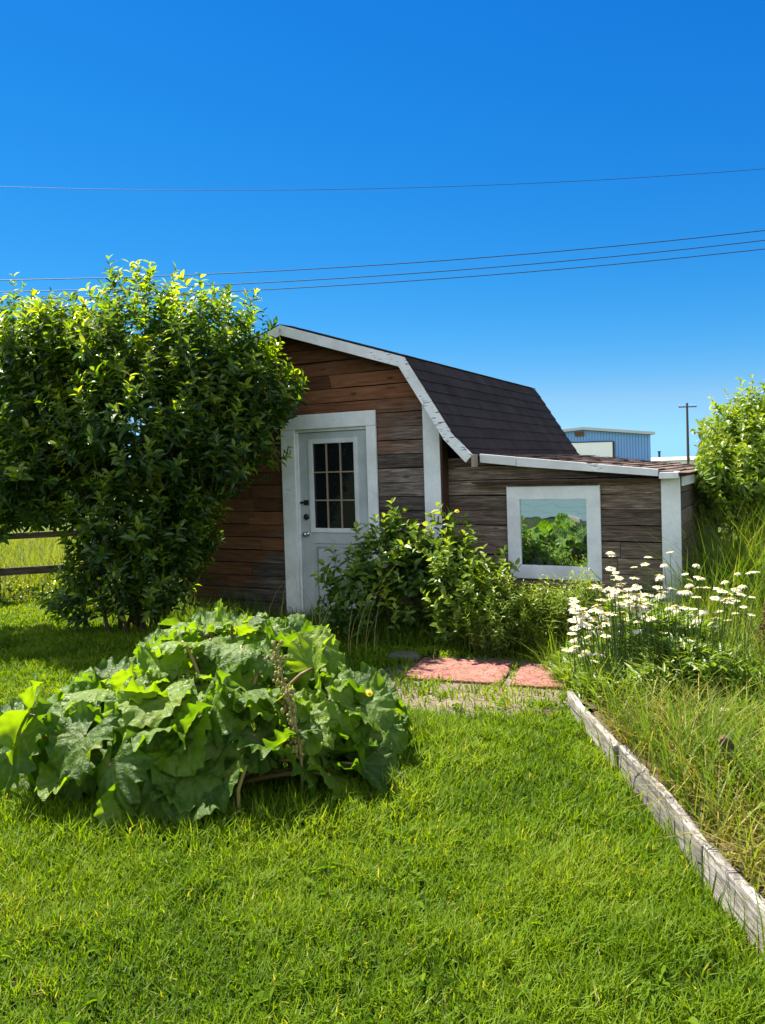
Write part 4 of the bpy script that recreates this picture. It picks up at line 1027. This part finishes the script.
# ------------------------------------------------------------------ fence
f0, f1 = np.array([-9.5, 8.75]), np.array([-2.75, 10.85]); fd = (f1 - f0) / np.linalg.norm(f1 - f0); fl_ = float(np.linalg.norm(f1 - f0))
fence = empty('rail_fence', (f0[0], f0[1], 0), math.atan2(fd[1], fd[0])); tag(fence, 'dark two rail wooden fence behind the tall bush', 'fence')
for z0, z1 in ((.375, .475), (.85, .93)):
    mb = MB(); mb.box(-.3, fl_, -.04, .0, z0, z1); mb.build('rail', M['fence_wood'], fence, bevel=.004)
for k in range(4):
    mb = MB(); mb.box(k * 2.15 + .2, k * 2.15 + .32, .002, .10, -.1, 1.18); mb.build('post', M['fence_wood'], fence, bevel=.006)

# ------------------------------------------------------------------ far buildings, pole, wires
def metal_mat(name, col):
    t = NT(name); n = t.noise(t.coord(), .5, 4); return t.done(t.bsdf(t.mix(n, tuple(c * .92 for c in col), tuple(c * 1.08 for c in col)), .5, .4).outputs[0])
M['blue_metal'] = metal_mat('blue_sheet_metal', (.17, .34, .62)); M['pale_metal'] = metal_mat('pale_roof_metal', (.46, .47, .48)); M['offwhite'] = metal_mat('white_sheet_metal', (.88, .85, .80))
FY = 80.0
pL, pR, pP = at(508, 436, FY), at(650.5, 434, FY), at(582, 430, FY)
ang = 0.0
wh = empty('blue_warehouse', (pL[0], FY, 0)); tag(wh, 'blue corrugated metal warehouse with a white sliding door', 'warehouse')
W_ = pR[0] - pL[0]; zE, zP = pR[2] - .1, pP[2]; xP = pP[0] - pL[0]
mb = MB(); n = int(W_ / .30)
def top_at(x): return zE + (zP - zE) * (1 - abs(x - xP) / max(xP, W_ - xP))
for i in range(n):
    a = W_ * i / n; w3 = W_ / n
    for (q0, q1, yy) in ((0, .62, 0.0), (.62, 1.0, .07)):
        x0, x1 = a + w3 * q0, a + w3 * q1
        mb.hexa([(x0, yy, 0), (x1, yy, 0), (x1, .3, 0), (x0, .3, 0), (x0, yy, top_at(x0)), (x1, yy, top_at(x1)), (x1, .3, top_at(x1)), (x0, .3, top_at(x0))], .5)
mb.build('front_wall', M['blue_metal'], wh)
mb = MB(); mb.box(0, .2, .3, 16, 0, zE); mb.box(W_ - .2, W_, .3, 16, 0, zE); mb.box(.2, W_ - .2, 15.8, 16, 0, zE); mb.build('side_wall', M['blue_metal'], wh)
mb = MB()
for (x0, x1, s0, s1) in ((-.35, xP, zE, zP), (xP, W_ + .35, zP, zE)):
    mb.hexa([(x0, -.4, s0 + .02), (x1, -.4, s1 + .02), (x1, 16.3, s1 + .02), (x0, 16.3, s0 + .02), (x0, -.4, s0 + .30), (x1, -.4, s1 + .30), (x1, 16.3, s1 + .30), (x0, 16.3, s0 + .30)])
mb.build('roof', M['pale_metal'], wh)
dl, drr, dt = at(555, 441, FY)[0] - pL[0], at(612, 441, FY)[0] - pL[0], at(590, 442.5, FY)[2]
mb = MB(); mb.box(dl, drr, -.12, -.02, 0, dt); wd_ = mb.build('sliding_door', M['offwhite'], wh)
mb = MB(); mb.box(drr, drr + .22, -.14, -.02, 0, dt + .05); mb.box(dl, drr, -.16, -.02, dt, dt + .1); mb.build('door_track', M['hardware'], wh)
vx = at(579.5, 434, FY)[0] - pL[0]; mb = MB(); mb.box(vx - .45, vx + .45, -.18, -.02, zP - .62, zP - .2); mb.build('vent', M['rust'], wh)
def mirrored(px, py, dist):            # the point that the pane shows at this place of the photograph
    d = ray(px, py); o = np.array([0, 0, H]); q0 = SW(0, -LO + .014, 0); t = ((q0 - o) @ EN) / (d @ EN); h = o + d * t
    d = d / np.linalg.norm(d); r = d - 2 * (d @ EN) * EN; r = r / np.linalg.norm(r[:2]); return h + r * dist
A, B = mirrored(512, 520, 15), mirrored(600, 520, 15)
hd_ = (B - A)[:2]; hl = np.linalg.norm(hd_); hd_ = hd_ / hl
hc = (A + B) / 2; hang = math.atan2(hd_[1], hd_[0])
hn = np.array([-hd_[1], hd_[0]])                      # away from the garden or towards it
if hn @ (P0[:2] - hc[:2]) > 0: hn = -hn
fn = -hn; fn = np.array([fn[0] * math.cos(R(28)) - fn[1] * math.sin(R(28)), fn[0] * math.sin(R(28)) + fn[1] * math.cos(R(28))]); hn = -fn
hd_ = np.array([math.cos(hang + R(28)), math.sin(hang + R(28))]); hang += R(28)
house = empty('grey_house', (hc[0], hc[1], 0), hang); tag(house, 'blue grey sided house that shows in the reflection of the shed window', 'house')
sg = 1 if (np.array([-math.sin(hang), math.cos(hang)]) @ hn) > 0 else -1
M['siding'] = metal_mat('blue_grey_siding', (.27, .35, .37)); M['tan_door'] = metal_mat('tan_panel', (.50, .38, .26))
def hbox(x0, x1, y0, y1, z0, z1, name, mat):
    mb = MB(); ya, yb = sorted((sg * y0, sg * y1)); mb.box(x0, x1, ya, yb, z0, z1); return mb.build(name, mat, house)
mb = MB()
for k in range(14):
    z0 = .02 + k * .19; ya, yb = sorted((-.02 * sg, .1 * sg)); mb.box(-6, 6, ya, yb, z0, z0 + .186)
mb.build('siding', M['siding'], house)
hbox(-6, 6, .1, 7, 0, 2.66, 'house_body', M['siding'])
mb = MB(); P = [(-.5, 2.62), (7.6, 2.62), (3.5, 4.4)]; P = [(sg * a_, b_) for a_, b_ in P]
v = [(-6.4, a_, b_) for a_, b_ in P] + [(6.4, a_, b_) for a_, b_ in P]; mb.add(v, [(0, 1, 2), (5, 4, 3), (0, 3, 4, 1), (1, 4, 5, 2), (2, 5, 3, 0)], .5); mb.build('roof', M['shingle'], house)
def hx(px):
    p, q = mirrored(px, 520, 5), mirrored(px, 520, 25); k = ((hc - p)[:2] @ hn) / ((q - p)[:2] @ hn); return float((p + (q - p) * k - hc)[:2] @ hd_)
a0 = hx(550.5); ztop = float(mirrored(550, 523, 15)[2]); rw = abs(hx(543) - hx(558)) / 2
mb = MB(); n = 14; P = [(a0 + rw * math.cos(math.pi * i / n), ztop - rw * .75 + rw * .75 * math.sin(math.pi * i / n)) for i in range(n + 1)] + [(a0 - rw, .05), (a0 + rw, .05)]
ya, yb = sorted((-.06 * sg, -.021 * sg)); mb.prism(P[::-1], ya, yb); mb.build('arched_opening', M['hardware'], house)
xa, xb = sorted((hx(560), hx(579))); hbox(xa, xb, -.08, -.021, .05, ztop + .02, 'tan_panel', M['tan_door'])
p0, p1 = at(640, 457.5, 100), at(716, 455.5, 100)
lw = empty('white_building', (p0[0], 100, 0)); tag(lw, 'low long white building beyond the lean-to roof', 'building')
Wl = p1[0] - p0[0]; zt = p1[2]
mb = MB(); mb.box(0, Wl, 0, 12, 0, zt - .45); mb.build('wall', M['offwhite'], lw)
mb = MB(); mb.hexa([(-.3, -.4, zt - .44), (Wl + .3, -.4, zt - .44), (Wl + .3, 12.3, zt - .44), (-.3, 12.3, zt - .44), (-.3, 5, zt), (Wl + .3, 5, zt), (Wl + .3, 6, zt), (-.3, 6, zt)]); mb.build('roof', M['pale_metal'], lw)
cp = at(674.5, 451, 100); mb = MB(); mb.tube([(cp[0] - p0[0], 5.5, zt - .1), (cp[0] - p0[0], 5.5, zt + .75)], .16, 8); mb.tube([(cp[0] - p0[0], 5.5, zt + .7), (cp[0] - p0[0], 5.5, zt + .85)], .24, 8); mb.build('chimney', M['hardware'], lw)

pp = at(687, 403, 95); pole = empty('utility_pole', (pp[0], 95, 0)); tag(pole, 'thin wooden utility pole with one crossarm behind the bush', 'utility pole')
mb = MB(); mb.tube([(0, 0, -.1), (0, 0, pp[2])], [.19, .13], 8); mb.build('pole', M['bark'], pole)
mb = MB(); mb.box(-1.1, 1.1, -.20, -.10, pp[2] - .55, pp[2] - .42); mb.build('crossarm', M['bark'], pole)
for xx in (-1.0, -.55, .55, 1.0):
    mb = MB(); mb.sphere((xx, -.15, pp[2] - .32), .09, 8, 5); mb.build('insulator', M['pale_metal'], pole)
wires = [([(0, 186.5), (130, 189.5), (200, 190.5), (290, 190), (420, 187.5), (600, 179.5), (765, 169)], 26, 'single thin power line, highest of the four across the sky', .008),
         ([(0, 280), (100, 278), (200, 275), (310, 269), (420, 262), (600, 247.5), (765, 230.5)], 30, 'power line that is top of the three close together', .016),
         ([(0, 291.5), (100, 290), (235, 284), (420, 273), (600, 257.5), (765, 240.5)], 30.6, 'power line between two others of the close three', .016),
         ([(35, 298), (90, 297.5), (250, 290), (420, 280.5), (600, 265.5), (765, 249)], 31.2, 'power line that is bottom of the three close together', .016)]
M['wire'] = plain_mat('black_cable', (.02, .025, .035), .6, .3)
for pts, Y, lab, rad in wires:
    P = np.array([at(px, py, Y) for px, py in pts]); c = np.polyfit(P[:, 0], P[:, 2], 2)
    X = np.linspace(-24, 24, 60); mb = MB(); mb.tube([(x, Y, float(np.polyval(c, x))) for x in X], rad, 6)
    o = mb.build('power_line', M['wire'], smooth=True); tag(o, lab, 'power line', 'power lines across the sky')
